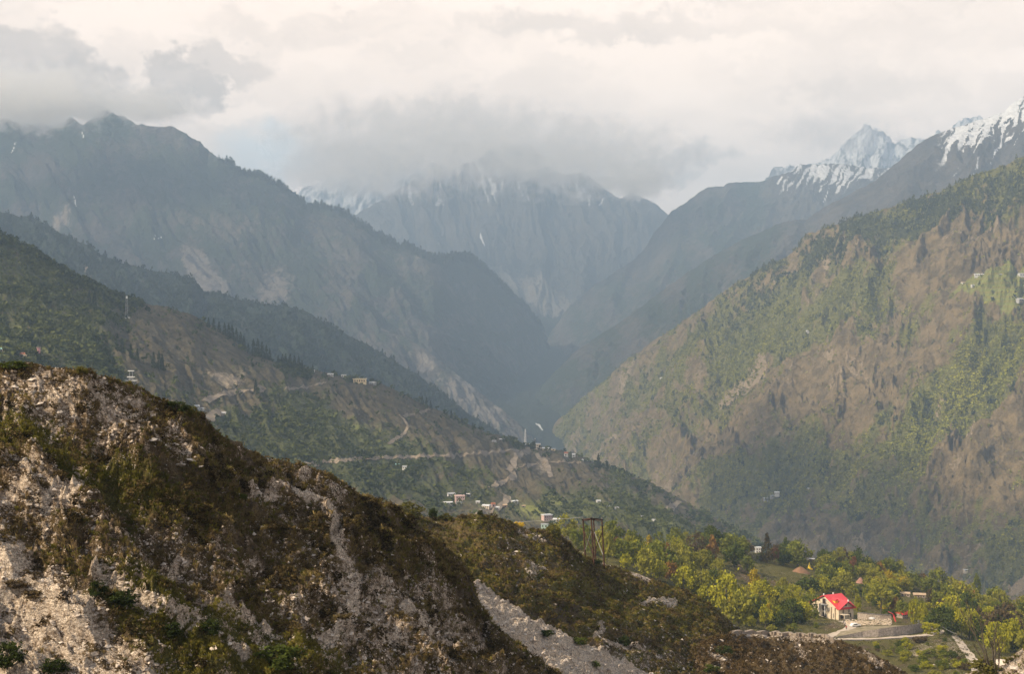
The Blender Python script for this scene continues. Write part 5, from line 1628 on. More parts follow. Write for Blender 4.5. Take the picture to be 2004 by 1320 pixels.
LH = left_hill
for args in (
    (LH, 65, 685, 23, 6, 'pink', 'pink', "long pink building with a white band low on the left hillside", 'flat', 0.05),
    (LH, 48, 699, 15, 9, 'cream', 'rust', "cream house with rust brown roof below the long pink building"),
    (LH, 4, 688, 14, 6, 'white', 'teal', "house with turquoise roof at the left picture edge"),
    (LH, 648, 734, 11, 4, 'grey', 'white', "low white roofed house at the start of the ridge village"),
    (LH, 673, 737, 10, 6, 'white', 'white', "white box house on the ridge left of the long yellow building", 'flat'),
    (LH, 690, 741, 5, 4, 'white', 'white', "tiny white hut on the ridge between two larger buildings"),
    (LH, 704, 748, 25, 8, 'yellow', 'yellow', "long two storeyed yellow building on the ridge", 'flat', 0.05),
    (LH, 730, 751, 12, 4, 'grey', 'white', "pale low shed at the right of the long yellow ridge building"),
    (LH, 613, 727, 4, 4, 'white', 'white', "white speck of a hut under the ridge conifers"),
    (LH, 982, 861, 9, 3, 'grey', 'white', "white roofed shed left of the two masts on the spur"),
    (LH, 968, 864, 8, 3, 'grey', 'grey', "grey shed leftmost in the spur village"),
    (LH, 1009, 863, 4, 4, 'white', 'white', "little white hut by the dark trees left of the white mast"),
    (LH, 1038, 871, 11, 3, 'brown', 'white', "shed with a flat white roof right of the white mast", 'flat'),
    (LH, 1054, 879, 9, 12, 'cream', 'white', "pale tall stacked house on the tip of the spur", 'flat'),
    (LH, 1044, 877, 9, 4, 'brown', 'grey', "brown shed in front of the pale stacked house", 'flat'),
    (LH, 1068, 880, 13, 5, 'yellow', 'white', "pale yellowish house right of the stacked house"),
    (LH, 1082, 881, 8, 4, 'yellow', 'grey', "small yellowish house fourth from the spur tip"),
    (LH, 1108, 893, 7, 9, 'white', 'rust', "white and rust house standing alone below the spur trees"),
    (LH, 1123, 894, 6, 7, 'white', 'white', "white house under the dark trees right of the rust roofed one"),
    (LH, 1140, 902, 4, 4, 'grey', 'white', "little pale hut at the end of the level track"),
    (LH, 1152, 903, 5, 4, 'white', 'grey', "pale hut right of the end of the level track"),
    (LH, 884, 971, 14, 7, 'white', 'grey', "white house at the top left of the largest valley hamlet"),
    (LH, 900, 981, 18, 12, 'rose', 'pink', "two storeyed rose house in the middle of the largest valley hamlet", 'flat'),
    (LH, 914, 969, 12, 4, 'grey', 'white', "white roofed shed behind the two storeyed rose house"),
    (LH, 876, 986, 16, 5, 'white', 'white', "long white roofed house low on the left of the largest valley hamlet"),
    (LH, 899, 988, 14, 6, 'white', 'grey', "white open shed below the two storeyed rose house", 'flat'),
    (LH, 935, 984, 8, 4, 'grey', 'white', "pale hut in the trees between the two hamlets"),
    (LH, 953, 994, 15, 7, 'cream', 'white', "cream house leftmost beside the foot of the winding road"),
    (LH, 966, 992, 8, 9, 'rose', 'rust', "reddish upright house beside the winding road"),
    (LH, 974, 996, 8, 5, 'white', 'white', "white hut next to the reddish upright house"),
    (LH, 989, 993, 8, 7, 'brown', 'straw', "brown house right of the foot of the winding road"),
    (LH, 1008, 983, 12, 4, 'white', 'white', "white house in the green terraces right of the winding road"),
    (LH, 1025, 992, 10, 4, 'grey', 'straw', "straw coloured hut in the green terraces"),
    (LH, 1070, 1019, 18, 13, 'rose', 'white', "large pinkish white house above the grassy hill skyline", 'flat'),
    (LH, 1090, 1020, 13, 6, 'grey', 'white', "low pale shed right of the large pinkish white house"),
    (LH, 1170, 982, 8, 4, 'white', 'white', "white hut uppermost above the pylon"),
    (LH, 1190, 993, 14, 4, 'grey', 'white', "pale long roof among the fields right above the pylon"),
    (LH, 1207, 996, 8, 4, 'grey', 'grey', "grey hut right of the pale long roof above the pylon"),
    (LH, 1256, 1014, 8, 5, 'white', 'grey', "whitish hut in the dark woods right of the pylon"),
    (LH, 1281, 1019, 9, 3, 'white', 'white', "flat white roof in the woods far right of the pylon", 'flat'),
    (LH, 776, 912, 14, 5, 'white', 'teal', "house with turquoise roof below the long level road"),
    (LH, 792, 917, 9, 6, 'white', 'grey', "white house right of the turquoise roofed one under the level road"),
    (LH, 384, 797, 10, 5, 'white', 'white', "white house leftmost just over the edge of the rocky hill"),
    (LH, 396, 803, 8, 5, 'white', 'grey', "white and grey house second over the edge of the rocky hill"),
    (LH, 437, 810, 10, 4, 'white', 'white', "white house beside the short pale road over the rocky hill"),
    (LH, 1066, 1033, 13, 8, 'green', 'grey', "pale green shed right behind the grassy hilltop", 'flat'),
    (shelf, 1483, 1076, 11, 12, 'white', 'white', "white house half hidden left of the rusty conifer", 'flat'),
    (shelf, 1590, 1098, 10, 5, 'brown', 'white', "shed with white flat roof behind the yellow shrine", 'flat'),
    (right_hill, 1912, 541, 10, 4, 'white', 'white', "white house leftmost in the row above the terraced green field"),
    (right_hill, 1926, 540, 11, 4, 'grey', 'white', "second house from the left above the terraced green field"),
    (right_hill, 1941, 539, 14, 4, 'white', 'white', "longest white house above the terraced green field"),
    (right_hill, 1957, 541, 10, 4, 'grey', 'grey', "greyish house at the right end of the row above the green field"),
    (right_hill, 1998, 538, 11, 4, 'white', 'white', "white house at the right picture edge above the green field"),
    (right_hill, 1886, 556, 9, 4, 'white', 'straw', "pale house left of the terraced green field"),
    (right_hill, 1903, 560, 6, 3, 'white', 'white', "small white hut at the upper left corner of the green field"),
    (right_hill, 1996, 594, 12, 5, 'grey', 'white', "grey house below the terraced green field at the picture edge"),
    (right_hill, 1582, 650, 9, 3, 'white', 'white', "single white house on the shoulder of the right slope"),
    (right_hill, 1521, 969, 9, 5, 'white', 'white', "brightest white house of the hamlet low on the right slope"),
    (right_hill, 1498, 979, 8, 4, 'grey', 'white', "lowest house of the hamlet on the right slope"),
    (right_hill, 1511, 974, 7, 4, 'grey', 'grey', "grey house in the middle of the hamlet on the right slope"),
    (right_hill, 1582, 959, 5, 4, 'cream', 'white', "lone cream hut right of the hamlet on the right slope"),
    (right_hill, 1889, 1117, 8, 4, 'cream', 'white', "white roofed house on a bare cut above the right tree belt", 'flat'),
    (right_hill, 1294, 742, 6, 4, 'white', 'white', "white hut near the left edge of the right slope"),
):
    hut(*args)

hut(shelf, 1771, 1168, 17, 8, 'stone', 'straw', "stone hut with pale straw roof on the left of the pair")
hut(shelf, 1800, 1169, 22, 8, 'stone', 'straw', "stone hut with pale straw roof on the right of the pair", rz=-0.2)
hut(shelf, 1769, 1210, 24, 13, 'stone', 'red', "small stone shed with red roof right of the yard", rz=0.5, cat="shed")
hut(shelf, 1824, 1214, 12, 9, 'white', 'white', "small white hut in the trees right of the road bend", cat="hut")
hut(shelf, 1692, 1206, 9, 5, 'white', 'grey', "low white cabin behind the long stone wall", cat="hut")
q = shelf.at_px(1746, 1218)
tp = MB()
slab(tp, [(-1.6, -1.2, 4.4), (0.2, -1.2, 3.6), (0.2, 1.2, 3.6), (-1.6, 1.2, 4.4)], 0.1)
slab(tp, [(0.2, -1.2, 3.6), (1.2, -1.2, 0.4), (1.2, 1.2, 0.4), (0.2, 1.2, 3.6)], 0.1)
o = tp.build("tarpaulin", ROOFC['red'])
o.location = q
tag(o, "bright red tarpaulin slung down beside the rubble yard", "tarpaulin")
pv_ = empty("pavilion", LH.at_px(256, 752), 0.1, "white two tiered pavilion just over the rocky hill crest", "pavilion")
m_ = LH.at_px(256, 752).y / F
for k, (w_, z) in enumerate(((22, 8), (14, 15), (11, 27))):
    MB().box((0, 0, z * m_), (w_ * m_, w_ * m_ * 0.8, 1.6 * m_)).build("roof_tier", M_white, pv_)
MB().box((0, 0, 3 * m_), (12 * m_, 8 * m_, 9 * m_)).box((0, 0, 12 * m_), (8 * m_, 5 * m_, 5 * m_)).box((-3 * m_, 0, 21 * m_), (0.8 * m_, 0.8 * m_, 11 * m_)).box((3 * m_, 0, 21 * m_), (0.8 * m_, 0.8 * m_, 11 * m_)).build("wall", WALLC['grey'], pv_)

# yellow shrine
q = shelf.at_px(1585, 1114)
shr = empty("shrine", q, 0.3, "small yellow pointed shrine beside the brown earth mound", "shrine")
m_ = q.y / F


def lathe(m, prof, sides=14):
    co, fs = [], []
    for r_, z in prof:
        for k in range(sides):
            a = 2 * math.pi * k / sides
            co.append((r_ * math.cos(a), r_ * math.sin(a), z))
    for i_ in range(len(prof) - 1):
        for k in range(sides):
            fs.append([i_ * sides + k, i_ * sides + (k + 1) % sides, (i_ + 1) * sides + (k + 1) % sides, (i_ + 1) * sides + k])
    return m.add(co, fs)


lathe(MB(), [(3.6 * m_, 2 * m_), (3.2 * m_, 5 * m_), (1.6 * m_, 8.5 * m_), (0.7 * m_, 11 * m_), (0.15 * m_, 14 * m_)]).build("spire", M_yellow, shr, True)
MB().box((0, 0, 0.8 * m_), (10 * m_, 8 * m_, 2.6 * m_)).build("plinth", M_yellow, shr)

# earth mounds
M_mound = paint("brown_earth", (0.17, 0.095, 0.055), (0.26, 0.15, 0.085), 0.6)
M_mound2 = paint("pink_earth", (0.24, 0.13, 0.10), (0.36, 0.20, 0.15), 0.6)
for px, py, wd, hp, mt, lab in ((1567, 1121, 40, 13, M_mound, "large brown earth mound at the right end of the meadow"), (1683, 1142, 22, 13, M_mound2, "pinkish brown earth mound under the skyline trees")):
    q = shelf.at_px(px, py)
    m_ = q.y / F
    a, r_ = np.meshgrid(np.linspace(0, 2 * math.pi, 33), np.linspace(0, 1, 14))
    z = hp * m_ * (1 - r_ ** 1.5) * (1 + 0.12 * fbm(r_ * np.cos(a) * 3, r_ * np.sin(a) * 3, 3, 4)) - 0.6
    o = np_mesh("earth_mound", np.stack([r_ * np.cos(a) * wd * m_ / 2, r_ * np.sin(a) * wd * m_ / 2, z], -1).reshape(-1, 3), grid_faces(14, 33)[:, ::-1], mt)
    o.location = q
    tag(o, lab, "mound")

# yellow hay heap behind the grassy hilltop
q = grassy_hill.at_px(1016, 1032) + Vector((0, 2.5, -0.5))
hc, hf, ht_ = crown_mesh('bush', 5, 700)
o = np_mesh("haystack", hc * np.array([2.0, 1.6, 1.2]), hf, leaf_mat("yellow_hay", (0.45, 0.30, 0.03), (0.70, 0.48, 0.06), 0.1), dict(tint=ht_), smooth=False)
o.location = q
tag(o, "bright yellow haystack poking over the grassy hill crest", "haystack")

# ------------------------------------------------------------------ masts and pylon
M_steel = paint("galvanised_steel", (0.24, 0.24, 0.24), (0.34, 0.34, 0.33), 1)
M_rust = paint("rusty_steel", (0.035, 0.02, 0.015), (0.09, 0.045, 0.03), 2)


def lattice_mast(sh, px, py, hpx, wpx, label, r0, mat=None):
    q = sh.at_px(px, py)
    m_ = q.y / F
    o_ = empty("radio_mast", q, 0.2, label, "mast")
    h, w_ = hpx * m_, wpx * m_ / 2
    n = 9
    lat = MB()
    cs = [(-w_, -w_), (w_, -w_), (w_, w_), (-w_, w_)]
    for k in range(4):
        MB().tube([(cs[k][0], cs[k][1], -2), (cs[k][0] * 0.45, cs[k][1] * 0.45, h)], r0, 5).build("leg", mat or M_steel, o_)
    for i_ in range(n):
        f0, f1 = i_ / n, (i_ + 1) / n
        for k in range(4):
            a, b = cs[k], cs[(k + 1) % 4]
            s0, s1 = 1 - 0.55 * f0, 1 - 0.55 * f1
            lat.tube([(a[0] * s0, a[1] * s0, h * f0), (b[0] * s1, b[1] * s1, h * f1)], r0 * 0.7, 4)
            lat.tube([(b[0] * s1, b[1] * s1, h * f1), (a[0] * s1, a[1] * s1, h * f1)], r0 * 0.7, 4)
    lat.build("lattice", mat or M_steel, o_)
    MB().box((0, 0, h * 0.92), (w_ * 1.3, w_ * 1.3, h * 0.10)).build("antenna", M_white, o_)
    return o_


lattice_mast(left_hill, 248, 622, 44, 5, "thin tall grey radio mast on the bare left hillside", 0.14)
lattice_mast(left_hill, 1029, 870, 31, 3.2, "white telecom mast rising from the spur village", 0.32, M_white)
lattice_mast(left_hill, 1047, 872, 15, 3.5, "short pale mast right of the white telecom mast", 0.3)
for px, lab in ((246, "left white cabin at the foot of the thin radio mast"), (253, "right white cabin at the foot of the thin radio mast")):
    hut(left_hill, px, 623, 4, 3, 'white', 'white', lab, 'flat', 0.1, cat="cabin", wins=False)

feet = [(1146, 1092, 247), (1163, 1096, 244), (1166, 1097, 253), (1183, 1104, 250)]
tops = [(1141, 1018), (1157, 1015.5), (1161.5, 1017.5), (1178, 1018)]
pyl = empty("pylon", P(1164, 1095, 248), 0, "rusty four legged power pylon with a flat top frame on the grassy hill", "pylon")
o0 = pyl.location.copy()
TP, FT = [], []
for (fx, fy, D), (tx, ty) in zip(feet, tops):
    a = P(fx, fy, D)
    a.z = min(a.z, grassy_hill.z_at(a.x, a.y)) - 0.3
    FT.append(a - o0)
    TP.append(P(tx, ty, D) - o0)
    MB().tube([FT[-1], TP[-1]], [0.16, 0.12], 8).build("leg", M_rust, pyl, True)
tf_ = MB()
for a, b in ((0, 1), (1, 2), (2, 3), (0, 2), (1, 3)):
    d = (TP[b] - TP[a]) * 0.06
    tf_.tube([TP[a] - d, TP[b] + d], 0.14, 4)
for a, b in ((0, 1), (2, 3)):
    d = Vector((0, 0, -0.25))
    tf_.tube([TP[a] + d, TP[b] + d], 0.05, 4)
tf_.build("top_frame", M_rust, pyl)
lp = lambda k, f: FT[k] + (TP[k] - FT[k]) * f
for (a, fa, b, fb, mt) in ((0, 0.72, 1, 0.28, M_rust), (1, 0.78, 0, 0.22, M_steel), (3, 0.76, 2, 0.28, M_rust), (2, 0.72, 3, 0.26, M_steel), (1, 0.5, 2, 0.8, M_rust)):
    MB().tube([lp(a, fa), lp(b, fb)], 0.085 if mt is M_rust else 0.05, 5).build("brace", mt, pyl)
for k in range(4):
    ins = MB().tube([TP[k] + Vector((0, 0, 0.05)), TP[k] + Vector((0, 0, 0.45))], [0.09, 0.06], 6)
    ins.build("insulator", M_slate, pyl)


def cable(name, a, b, sag, r_, mat, label, cat="cable"):
    pts = [a + (b - a) * (k / 14) - Vector((0, 0, sag * 4 * (k / 14) * (1 - k / 14))) for k in range(15)]
    o_ = MB().tube([p - a for p in pts], r_, 5).build(name, mat)
    o_.location = a
    return tag(o_, label, cat)


cable("power_line", o0 + TP[0] + Vector((0, 0, 0.45)), P(640, 1012, 330), 1.5, 0.03, M_steel, "pale power line running left from the top of the pylon", "power line")
cable("overhead_wire", P(1500, 1141, 700), P(1604, 1166, 620), 1.2, 0.045, M_slate, "dark overhead wire slanting down to the left end of the red roof", "wire")
cable("overhead_wire", P(1818, 1208, 600), P(1872, 1242, 540), 0.8, 0.05, M_steel, "pale overhead wire sagging through the trees right of the road bend", "wire")

# ------------------------------------------------------------------ yard: car, canopy, people
M_glass = paint("car_glass", (0.03, 0.035, 0.04), (0.05, 0.055, 0.06), 2, 0.2)
M_tyre = paint("tyre", (0.02, 0.02, 0.02), (0.035, 0.035, 0.035), 4)
q = shelf.at_px(1674, 1228)
q.z += 0.15
car = empty("car", q, R(20), "white car parked on the gravel below the rubble", "car")
prof = [(-2.2, 0.35), (-2.25, 0.85), (-1.95, 1.0), (-1.5, 1.45), (0.5, 1.5), (1.1, 1.0), (2.1, 0.88), (2.2, 0.4)]
bm_ = MB()
n = len(prof)
bm_.add([(x, -0.85, z) for x, z in prof] + [(x, 0.85, z) for x, z in prof], [list(range(n)), list(range(2 * n - 1, n - 1, -1))] + [[i_, n + i_, n + (i_ + 1) % n, (i_ + 1) % n] for i_ in range(n)])
bm_.build("body", M_white, car)
MB().box((-0.4, -0.86, 1.2), (1.6, 0.03, 0.36)).build("window", M_glass, car)
MB().box((-0.4, 0.86, 1.2), (1.6, 0.03, 0.36)).build("window", M_glass, car)
for x in (-1.35, 1.35):
    for y in (-0.8, 0.8):
        wmb = MB().tube([(x, y - 0.12, 0.33), (x, y + 0.12, 0.33)], 0.33, 12)
        wh_ = wmb.build("wheel", M_tyre, car)
        MB().tube([(x, y - 0.14, 0.33), (x, y + 0.14, 0.33)], 0.15, 8).build("rim", M_steel, wh_)
q = shelf.at_px(1707, 1221)
cn = empty("canopy", q, 0.2, "small canopy with pale grey top on posts among the rubble", "canopy")
lathe(MB(), [(1.3, 2.3), (1.25, 2.5), (0.7, 2.75), (0.02, 2.85)], 10).build("top", WALLC['white'], cn, True)
for x, y in ((-0.9, -0.6), (0.9, -0.6), (0.9, 0.6), (-0.9, 0.6)):
    MB().tube([(x, y, -0.2), (x, y, 2.35)], 0.06, 5).build("post", M_slate, cn)


def person(px, py, rz, shirt, trousers, label, arm=0.25):
    q = shelf.at_px(px, py)
    q.z += 0.17
    o_ = empty("person", q, rz, label, "person")
    V_ = [(0, 0, 0.95), (0, 0, 1.2), (0, 0, 1.42), (0, 0, 1.52), (0, -0.01, 1.62), (0, -0.01, 1.74), (-0.19, 0, 1.42), (-0.25, 0.02, 1.15), (-0.24, -arm, 0.92), (0.19, 0, 1.42), (0.26, 0.02, 1.15), (0.24, -0.1, 0.9), (-0.1, 0, 0.9), (-0.11, -0.05, 0.48), (-0.12, 0.03, 0.06), (-0.12, -0.14, 0.03), (0.1, 0, 0.9), (0.12, 0.03, 0.48), (0.13, 0.1, 0.06), (0.13, -0.07, 0.03)]
    E_ = [(0, 1), (1, 2), (2, 3), (3, 4), (4, 5), (2, 6), (6, 7), (7, 8), (2, 9), (9, 10), (10, 11), (0, 12), (12, 13), (13, 14), (14, 15), (0, 16), (16, 17), (17, 18), (18, 19)]
    rad = [.15, .14, .15, .06, .10, .085, .07, .05, .035, .07, .05, .035, .10, .065, .045, .04, .10, .065, .045, .04]
    me = bpy.data.meshes.new("body")
    me.from_pydata(V_, E_, [])
    b_ = bpy.data.objects.new("body", me)
    COL.objects.link(b_)
    b_.parent = o_
    md = b_.modifiers.new("skin", 'SKIN')
    for k, r_ in enumerate(rad):
        me.skin_vertices[0].data[k].radius = (r_, r_ * 0.8)
    me.skin_vertices[0].data[0].use_root = True
    b_.modifiers.new("sub", 'SUBSURF').levels = 1
    me.materials.append(paint("skin_tone", (0.25, 0.15, 0.10), (0.30, 0.18, 0.12), 3))
    lathe(MB(), [(0.02, 1.80), (0.075, 1.79), (0.105, 1.72), (0.10, 1.66), (0.06, 1.64)], 10).build("hair", M_tyre, o_, True)
    lathe(MB(), [(0.20, 0.88), (0.20, 1.1), (0.225, 1.38), (0.12, 1.48)], 12).build("shirt", shirt, o_, True)
    tr2 = MB().tube([(-0.1, 0, 0.95), (-0.11, -0.05, 0.48), (-0.12, 0.03, 0.1)], [0.13, 0.09, 0.08], 8).tube([(0.1, 0, 0.95), (0.12, 0.03, 0.48), (0.13, 0.1, 0.1)], [0.13, 0.09, 0.08], 8)
    tr2.build("trousers", trousers, o_, True)
    return o_


C_dark, C_red, C_blue = paint("dark_cloth", (0.03, 0.03, 0.035), (0.05, 0.05, 0.055), 5), paint("red_cloth", (0.35, 0.05, 0.05), (0.45, 0.07, 0.06), 5), paint("blue_cloth", (0.06, 0.08, 0.14), (0.08, 0.11, 0.2), 5)
person(1652.5, 1220, 0.3, C_dark, C_dark, "person in dark clothes standing uppermost on the yard track")
person(1654, 1227, 1.2, C_blue, C_dark, "person in a blue top standing in the middle on the yard track")
person(1657.5, 1233, -0.6, C_red, C_dark, "person in a red top standing lowest on the yard track", 0.45)

# ------------------------------------------------------------------ shrubs and boulders of the near slopes
for sh, px, base, wd, hp, colr, lab in (
    (near_hill, 26, 722, 50, 22, 'green', "spreading green shrub on the crest at the left picture edge"),
    (near_hill, 161, 733, 26, 24, 'olive', "small upright shrub on the crest of the rocky hill"),
    (near_hill, 232, 748, 12, 10, 'olive', "tiny shrub on the crest before the white pavilion"),
    (near_hill, 345, 806, 48, 28, 'dark', "dark bushy shrub where the rocky hill crest steepens"),
    (near_hill, 375, 812, 34, 22, 'olive', "olive shrub just right of the dark crest shrub"),
    (near_hill, 476, 975, 18, 14, 'green', "single fresh green shrub in the middle of the rocky slope"),
    (near_hill, 240, 1190, 64, 44, 'dark', "large dark green shrub on the lower left slope"),
    (near_hill, 190, 1172, 34, 44, 'dark', "dark green shrub left above the large one on the lower slope"),
    (near_hill, 334, 1246, 44, 36, 'dark', "rounded dark shrub in the green hollow at the bottom"),
    (near_hill, 412, 1242, 44, 36, 'dark', "rounded dark shrub right of its twin in the green hollow"),
    (near_hill, 545, 1308, 84, 56, 'green', "broad green shrub at the bottom edge"),
    (near_hill, 14, 1310, 62, 64, 'dark', "dark shrub at the left picture edge near the bottom"),
    (near_hill, 105, 1318, 56, 36, 'dark', "low dark shrub at the bottom left among pale rocks"),
    (near_hill, 30, 1150, 44, 24, 'brown', "brownish scrub patch on the pale cliff"),
    (near_hill, 60, 1168, 40, 20, 'brown', "second brownish scrub patch lower on the pale cliff"),
    (grassy_hill, 800, 1012, 56, 34, 'olive', "yellowish shrub in the notch between the two near hills"),
    (grassy_hill, 847, 1016, 20, 26, 'dark', "upright dark shrub right of the yellowish one in the notch"),
    (grassy_hill, 873, 1018, 26, 16, 'olive', "low olive shrub left of the grassy hilltop"),
    (grassy_hill, 903, 1014, 16, 12, 'brown', "little brown shrub on the left shoulder of the grassy hilltop"),
    (grassy_hill, 940, 1008, 11, 13, 'dark', "tiny dark shrub on top of the grassy hill"),
    (grassy_hill, 1084, 1052, 30, 34, 'olive', "twiggy shrub on the grassy hill skyline left of the pylon"),
    (grassy_hill, 1164, 1104, 26, 14, 'dark', "low dark shrub at the pylon's feet"),
    (grassy_hill, 1222, 1264, 26, 24, 'dark', "dark shrub below the grassy slope beside the pale path"),
    (grassy_hill, 1132, 1260, 34, 16, 'green', "low shrub on the right part of the pale scree"),
    (grassy_hill, 1070, 1244, 34, 14, 'dark', "low dark shrub in the middle of the pale scree"),
    (grassy_hill, 1164, 1306, 24, 14, 'green', "green shrub at the lower end of the pale scree"),
    (hillock, 1420, 1282, 34, 20, 'dark', "dark shrub on the left flank of the hillock"),
    (hillock, 1392, 1316, 34, 18, 'green', "green shrub under the left flank of the hillock"),
    (near_bank, 1925, 1322, 60, 40, 'olive', "olive shrub under the bare tree on the right"),
):
    p = sh.at_px(px, base)
    m_ = p.y / F
    tree(p - Vector((0, 0, 0.1)), hp * m_ * 0.95, wd * m_ * 1.1, 'bush', {'green': 'scrub', 'olive': 'dryscrub', 'dark': 'darkscrub', 'brown': 'brown'}[colr], lab, None, "shrub")

for n_, zn, poly, cols, wh in ((46, "bank", ((1660, 1262), (1850, 1252), (1900, 1300), (1880, 1330), (1800, 1330), (1740, 1290)), ('dark', 'green', 'olive', 'lime', 'brown'), "on the bank below the gravel road"), (26, "slope", ((1520, 1190), (1590, 1205), (1600, 1240), (1500, 1236)), ('dark', 'dark', 'green', 'olive'), "on the dark slope left of the yard")):
    c = 0
    xs, ys = [q[0] for q in poly], [q[1] for q in poly]
    while c < n_:
        px, py = TRNG.uniform(min(xs), max(xs)), TRNG.uniform(min(ys), max(ys))
        if not bool(inside_poly(np.array(px), np.array(py), poly)):
            continue
        p = shelf.at_px(px, py)
        colr = TRNG.choice(cols)
        h = TRNG.uniform(1.4, 3.4)
        tree(p - Vector((0, 0, 0.2)), h, h * TRNG.uniform(1.1, 1.8), 'bush', colr, f"{WORD[colr]} low shrub {wh}", f"{WORD[colr]} low shrubs {wh}", "shrub")
        c += 1

for i, (sh, px, py, wd, lab) in enumerate(((near_hill, 298, 863, 26, "white tilted boulder lying alone on the grass of the rocky slope"), (near_hill, 372, 900, 30, "upper pale slab of the cracked outcrop"), (near_hill, 352, 912, 28, "lower left pale slab of the cracked outcrop"), (near_hill, 390, 916, 22, "right pale slab of the cracked outcrop"),
                                           (near_hill, 60, 742, 24, "pale boulder near the crest at the far left"), (near_hill, 28, 758, 20, "pale boulder below the crest at the left picture edge"), (near_hill, 340, 870, 30, "flat pale slab right of the white tilted boulder"), (near_hill, 132, 745, 18, "pale boulder in the middle of the upper stone field"),
                                           (near_hill, 78, 790, 22, "pale boulder at the lower edge of the upper stone field"), (near_bank, 1962, 1298, 36, "white flat slab beside the bare tree"), (near_bank, 1990, 1312, 40, "brownish pale slab at the right picture edge"), (hillock, 1400, 1306, 24, "pale flat stone left below the hillock"), (grassy_hill, 1012, 1082, 20, "pale outcrop block on the grassy hill face"))):
    co, f = stone_template(60 + i)
    p = sh.at_px(px, py)
    m_ = p.y / F
    co = np.array(co)
    mid = [(co[q[0]] + co[q[1]] + co[q[2]]) / 3 * 1.06 for q in f]
    vs = np.concatenate([co, mid])
    fs = np.array([t_ for k, q in enumerate(f) for t_ in ((q[0], q[1], 10 + k), (q[1], q[2], 10 + k), (q[2], q[0], 10 + k))])
    o = np_mesh("boulder", vs * np.array([wd * m_, wd * m_ * 0.8, wd * m_ * 0.38]), fs, M_stone, dict(tint=np.full(len(vs), 0.9)), smooth=False)
    o.location = p
    o.rotation_euler = (0.2, 0.15, i * 1.3)
    tag(o, lab, "boulder")

# bare tree at the bottom right
q = near_bank.at_px(1946, 1322)
m_ = q.y / F
bt = empty("bare_tree", q - Vector((0, 0, 0.3)), 0, "leafless thin stemmed tree at the bottom right corner", "tree")
br = random.Random(8)
for ang, ln, k in ((-0.42, 150, 0), (-0.30, 120, 1), (-0.02, 105, 2), (-0.58, 80, 3), (0.12, 80, 4), (-0.15, 90, 5)):
    mb = MB()
    L_ = ln * m_

    def grow(p, d, l_, r_, depth):
        e = p + d * l_
        mid = p + d * l_ * 0.5 + Vector((br.uniform(-.03, .03), br.uniform(-.03, .03), 0)) * l_
        mb.tube([p, mid, e], [r_, r_ * 0.8, r_ * 0.55], 5)
        if depth:
            for _ in range(3):
                d2 = (d + Vector((br.uniform(-.45, .45), br.uniform(-.45, .45), br.uniform(-.1, .35)))).normalized()
                grow(p + d * l_ * br.uniform(0.5, 1.0), d2, l_ * br.uniform(0.35, 0.6), r_ * 0.5, depth - 1)
    grow(Vector((0.1 * k - 0.2, 0.08 * (k % 3), 0)), Vector((math.sin(ang), br.uniform(-0.15, 0.15), math.cos(ang))).normalized(), L_ * 0.75, 0.085, 3)
    mb.build("stem", M_bark, bt, True)

# ------------------------------------------------------------------ haze
mh = bpy.data.materials.new("haze_air")
mh.use_nodes = True
th = NT(mh.node_tree)
th.n.clear()
ho = th.node('ShaderNodeOutputMaterial')
hv = th.node('ShaderNodeVolumePrincipled')
hv.inputs['Density'].default_value = 1.38e-4
hv.inputs['Color'].default_value = (0.335, 0.455, 0.605, 1)
hv.inputs['Anisotropy'].default_value = 0.0
th.l.new(hv.outputs[0], ho.inputs['Volume'])


def box_mesh(name, lo, hi, mat, **kw):
    x0, y0, z0 = lo
    x1, y1, z1 = hi
    co = [(x0, y0, z0), (x1, y0, z0), (x1, y1, z0), (x0, y1, z0), (x0, y0, z1), (x1, y0, z1), (x1, y1, z1), (x0, y1, z1)]
    f = np.array([[0, 3, 2, 1], [4, 5, 6, 7], [0, 1, 5, 4], [1, 2, 6, 5], [2, 3, 7, 6], [3, 0, 4, 7]])
    return np_mesh(name, co, f, mat, smooth=False, **kw)


haze = box_mesh("haze", (-16400, -16400, -1001), (16400, 20000, 2250), mh)
tag(haze, kind="stuff")


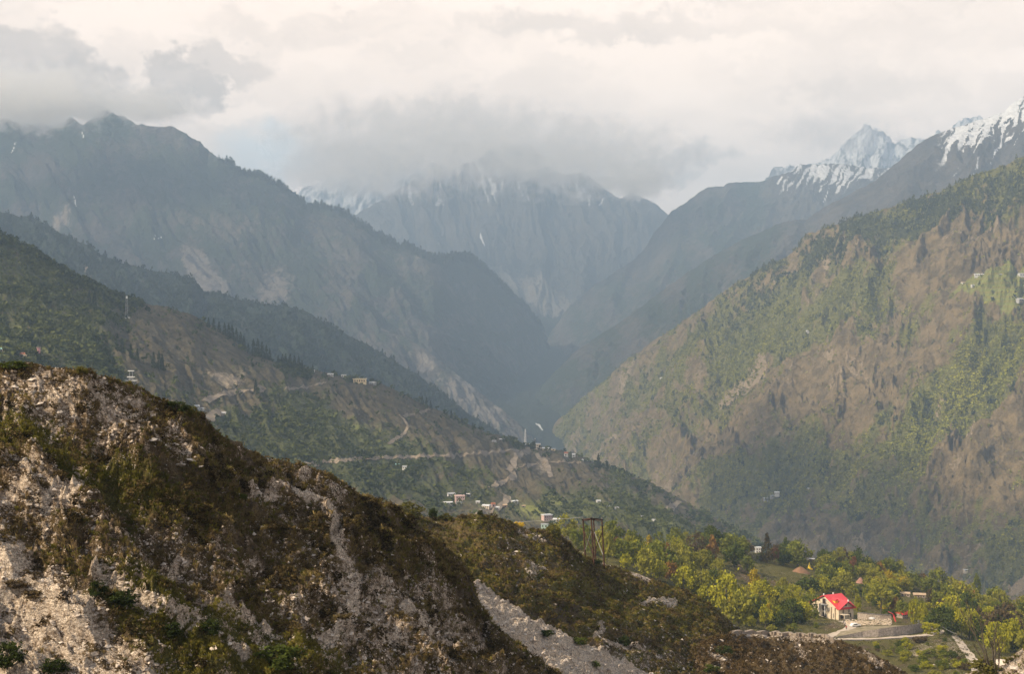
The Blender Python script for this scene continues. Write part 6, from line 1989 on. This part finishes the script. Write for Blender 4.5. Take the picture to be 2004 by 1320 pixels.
# ------------------------------------------------------------------ low cloud hugging the summits
def mist_bank(px, py, D, rx, ry, depth, dens, label, seed, lowcut=0.55, nscale=2.2, thr=0.42, edge=1.0, amp=1.7):
    rng = np.random.default_rng(seed)
    c = P(px, py, D)
    m = D / F
    nu_, nv_ = 40, 20
    th_, ph_ = np.meshgrid(np.linspace(0, 2 * math.pi, nu_, endpoint=False), np.linspace(0.02, math.pi - 0.02, nv_))
    d = np.stack([np.sin(ph_) * np.cos(th_), np.sin(ph_) * np.sin(th_), np.cos(ph_)], -1)
    r = 1 + 0.12 * fbm(d[..., 0] * 2 + seed, d[..., 2] * 2 + d[..., 1], 3, seed)
    co = d * r[..., None] * np.array([rx * m, depth, ry * m])
    i = np.arange(nu_ * nv_).reshape(nv_, nu_)
    j = np.roll(i, -1, axis=1)
    f = np.stack([i[:-1], i[1:], j[1:], j[:-1]], -1).reshape(-1, 4)
    mt = bpy.data.materials.new("low_cloud")
    mt.use_nodes = True
    t = NT(mt.node_tree)
    t.n.clear()
    o_ = t.node('ShaderNodeOutputMaterial')
    pv = t.node('ShaderNodeVolumePrincipled')
    pv.inputs['Color'].default_value = (0.999, 0.99, 0.975, 1)
    pv.inputs['Anisotropy'].default_value = 0.6
    tcn = t.node('ShaderNodeTexCoord')
    q = t.vmath('MULTIPLY', tcn.outputs['Object'], (1 / (rx * m), 1 / depth, 1 / (ry * m)))
    rad = t.vmath('LENGTH', q)
    n = t.noise(t.vmath('ADD', t.vmath('MULTIPLY', tcn.outputs['Object'], (1 / (ry * m),) * 3), (seed, 0, 0)), nscale, 7, 0.62)
    body = t.math('ADD', t.math('SUBTRACT', 1.0, rad), t.math('MULTIPLY', t.math('SUBTRACT', n, 0.5), amp))
    den = t.math('MULTIPLY', t.ramp(body, thr - 0.3 * edge, thr + 0.25 * edge), dens)
    t.l.new(den, pv.inputs['Density'])
    t.l.new(pv.outputs[0], o_.inputs['Volume'])
    o = np_mesh("low_cloud", co.reshape(-1, 3), f, mt)
    o.location = c
    return tag(o, kind="stuff")


mist_bank(40, 190, 6450, 270, 84, 420, 1.1e-2, "", 1, edge=0.6, amp=2.0)
mist_bank(290, 205, 6450, 120, 48, 300, 7.0e-3, "", 2, edge=0.6, amp=2.2)
mist_bank(850, 280, 8700, 350, 120, 460, 4.2e-3, "", 3, nscale=3.0, edge=0.7, amp=3.2)
mist_bank(1130, 308, 8700, 260, 96, 420, 4.2e-3, "", 8, nscale=3.0, edge=0.7, amp=3.2)
mist_bank(690, 326, 10300, 180, 80, 500, 3.4e-3, "", 4, amp=2.2)
mist_bank(1245, 350, 8600, 100, 56, 350, 5.0e-3, "", 6, edge=0.6, amp=2.3)
mist_bank(1630, 258, 11800, 190, 56, 500, 1.25e-3, "", 5, amp=2.2)


def shade_cloud(x, y, z, rx, ry, rz_, dens, seed):
    """a cloud of the same broken deck, overhead to the left: its shade dulls the left-hand slopes"""
    m_ = y / F
    return mist_bank(1002 + x / m_, 660 - z / m_, y, rx / m_, rz_ / m_, ry, dens, "", seed, nscale=0.5)


shade_cloud(-2200, 1400, 1500, 900, 1050, 230, 3.4e-3, 21)  # clouds out of frame, added only for the shade they cast
shade_cloud(-1560, 1750, 1500, 290, 700, 150, 5.5e-3, 24)
shade_cloud(-1430, 1150, 1500, 230, 520, 130, 4.5e-3, 25)
shade_cloud(-3350, 4500, 1600, 1250, 2200, 260, 1.2e-3, 22)
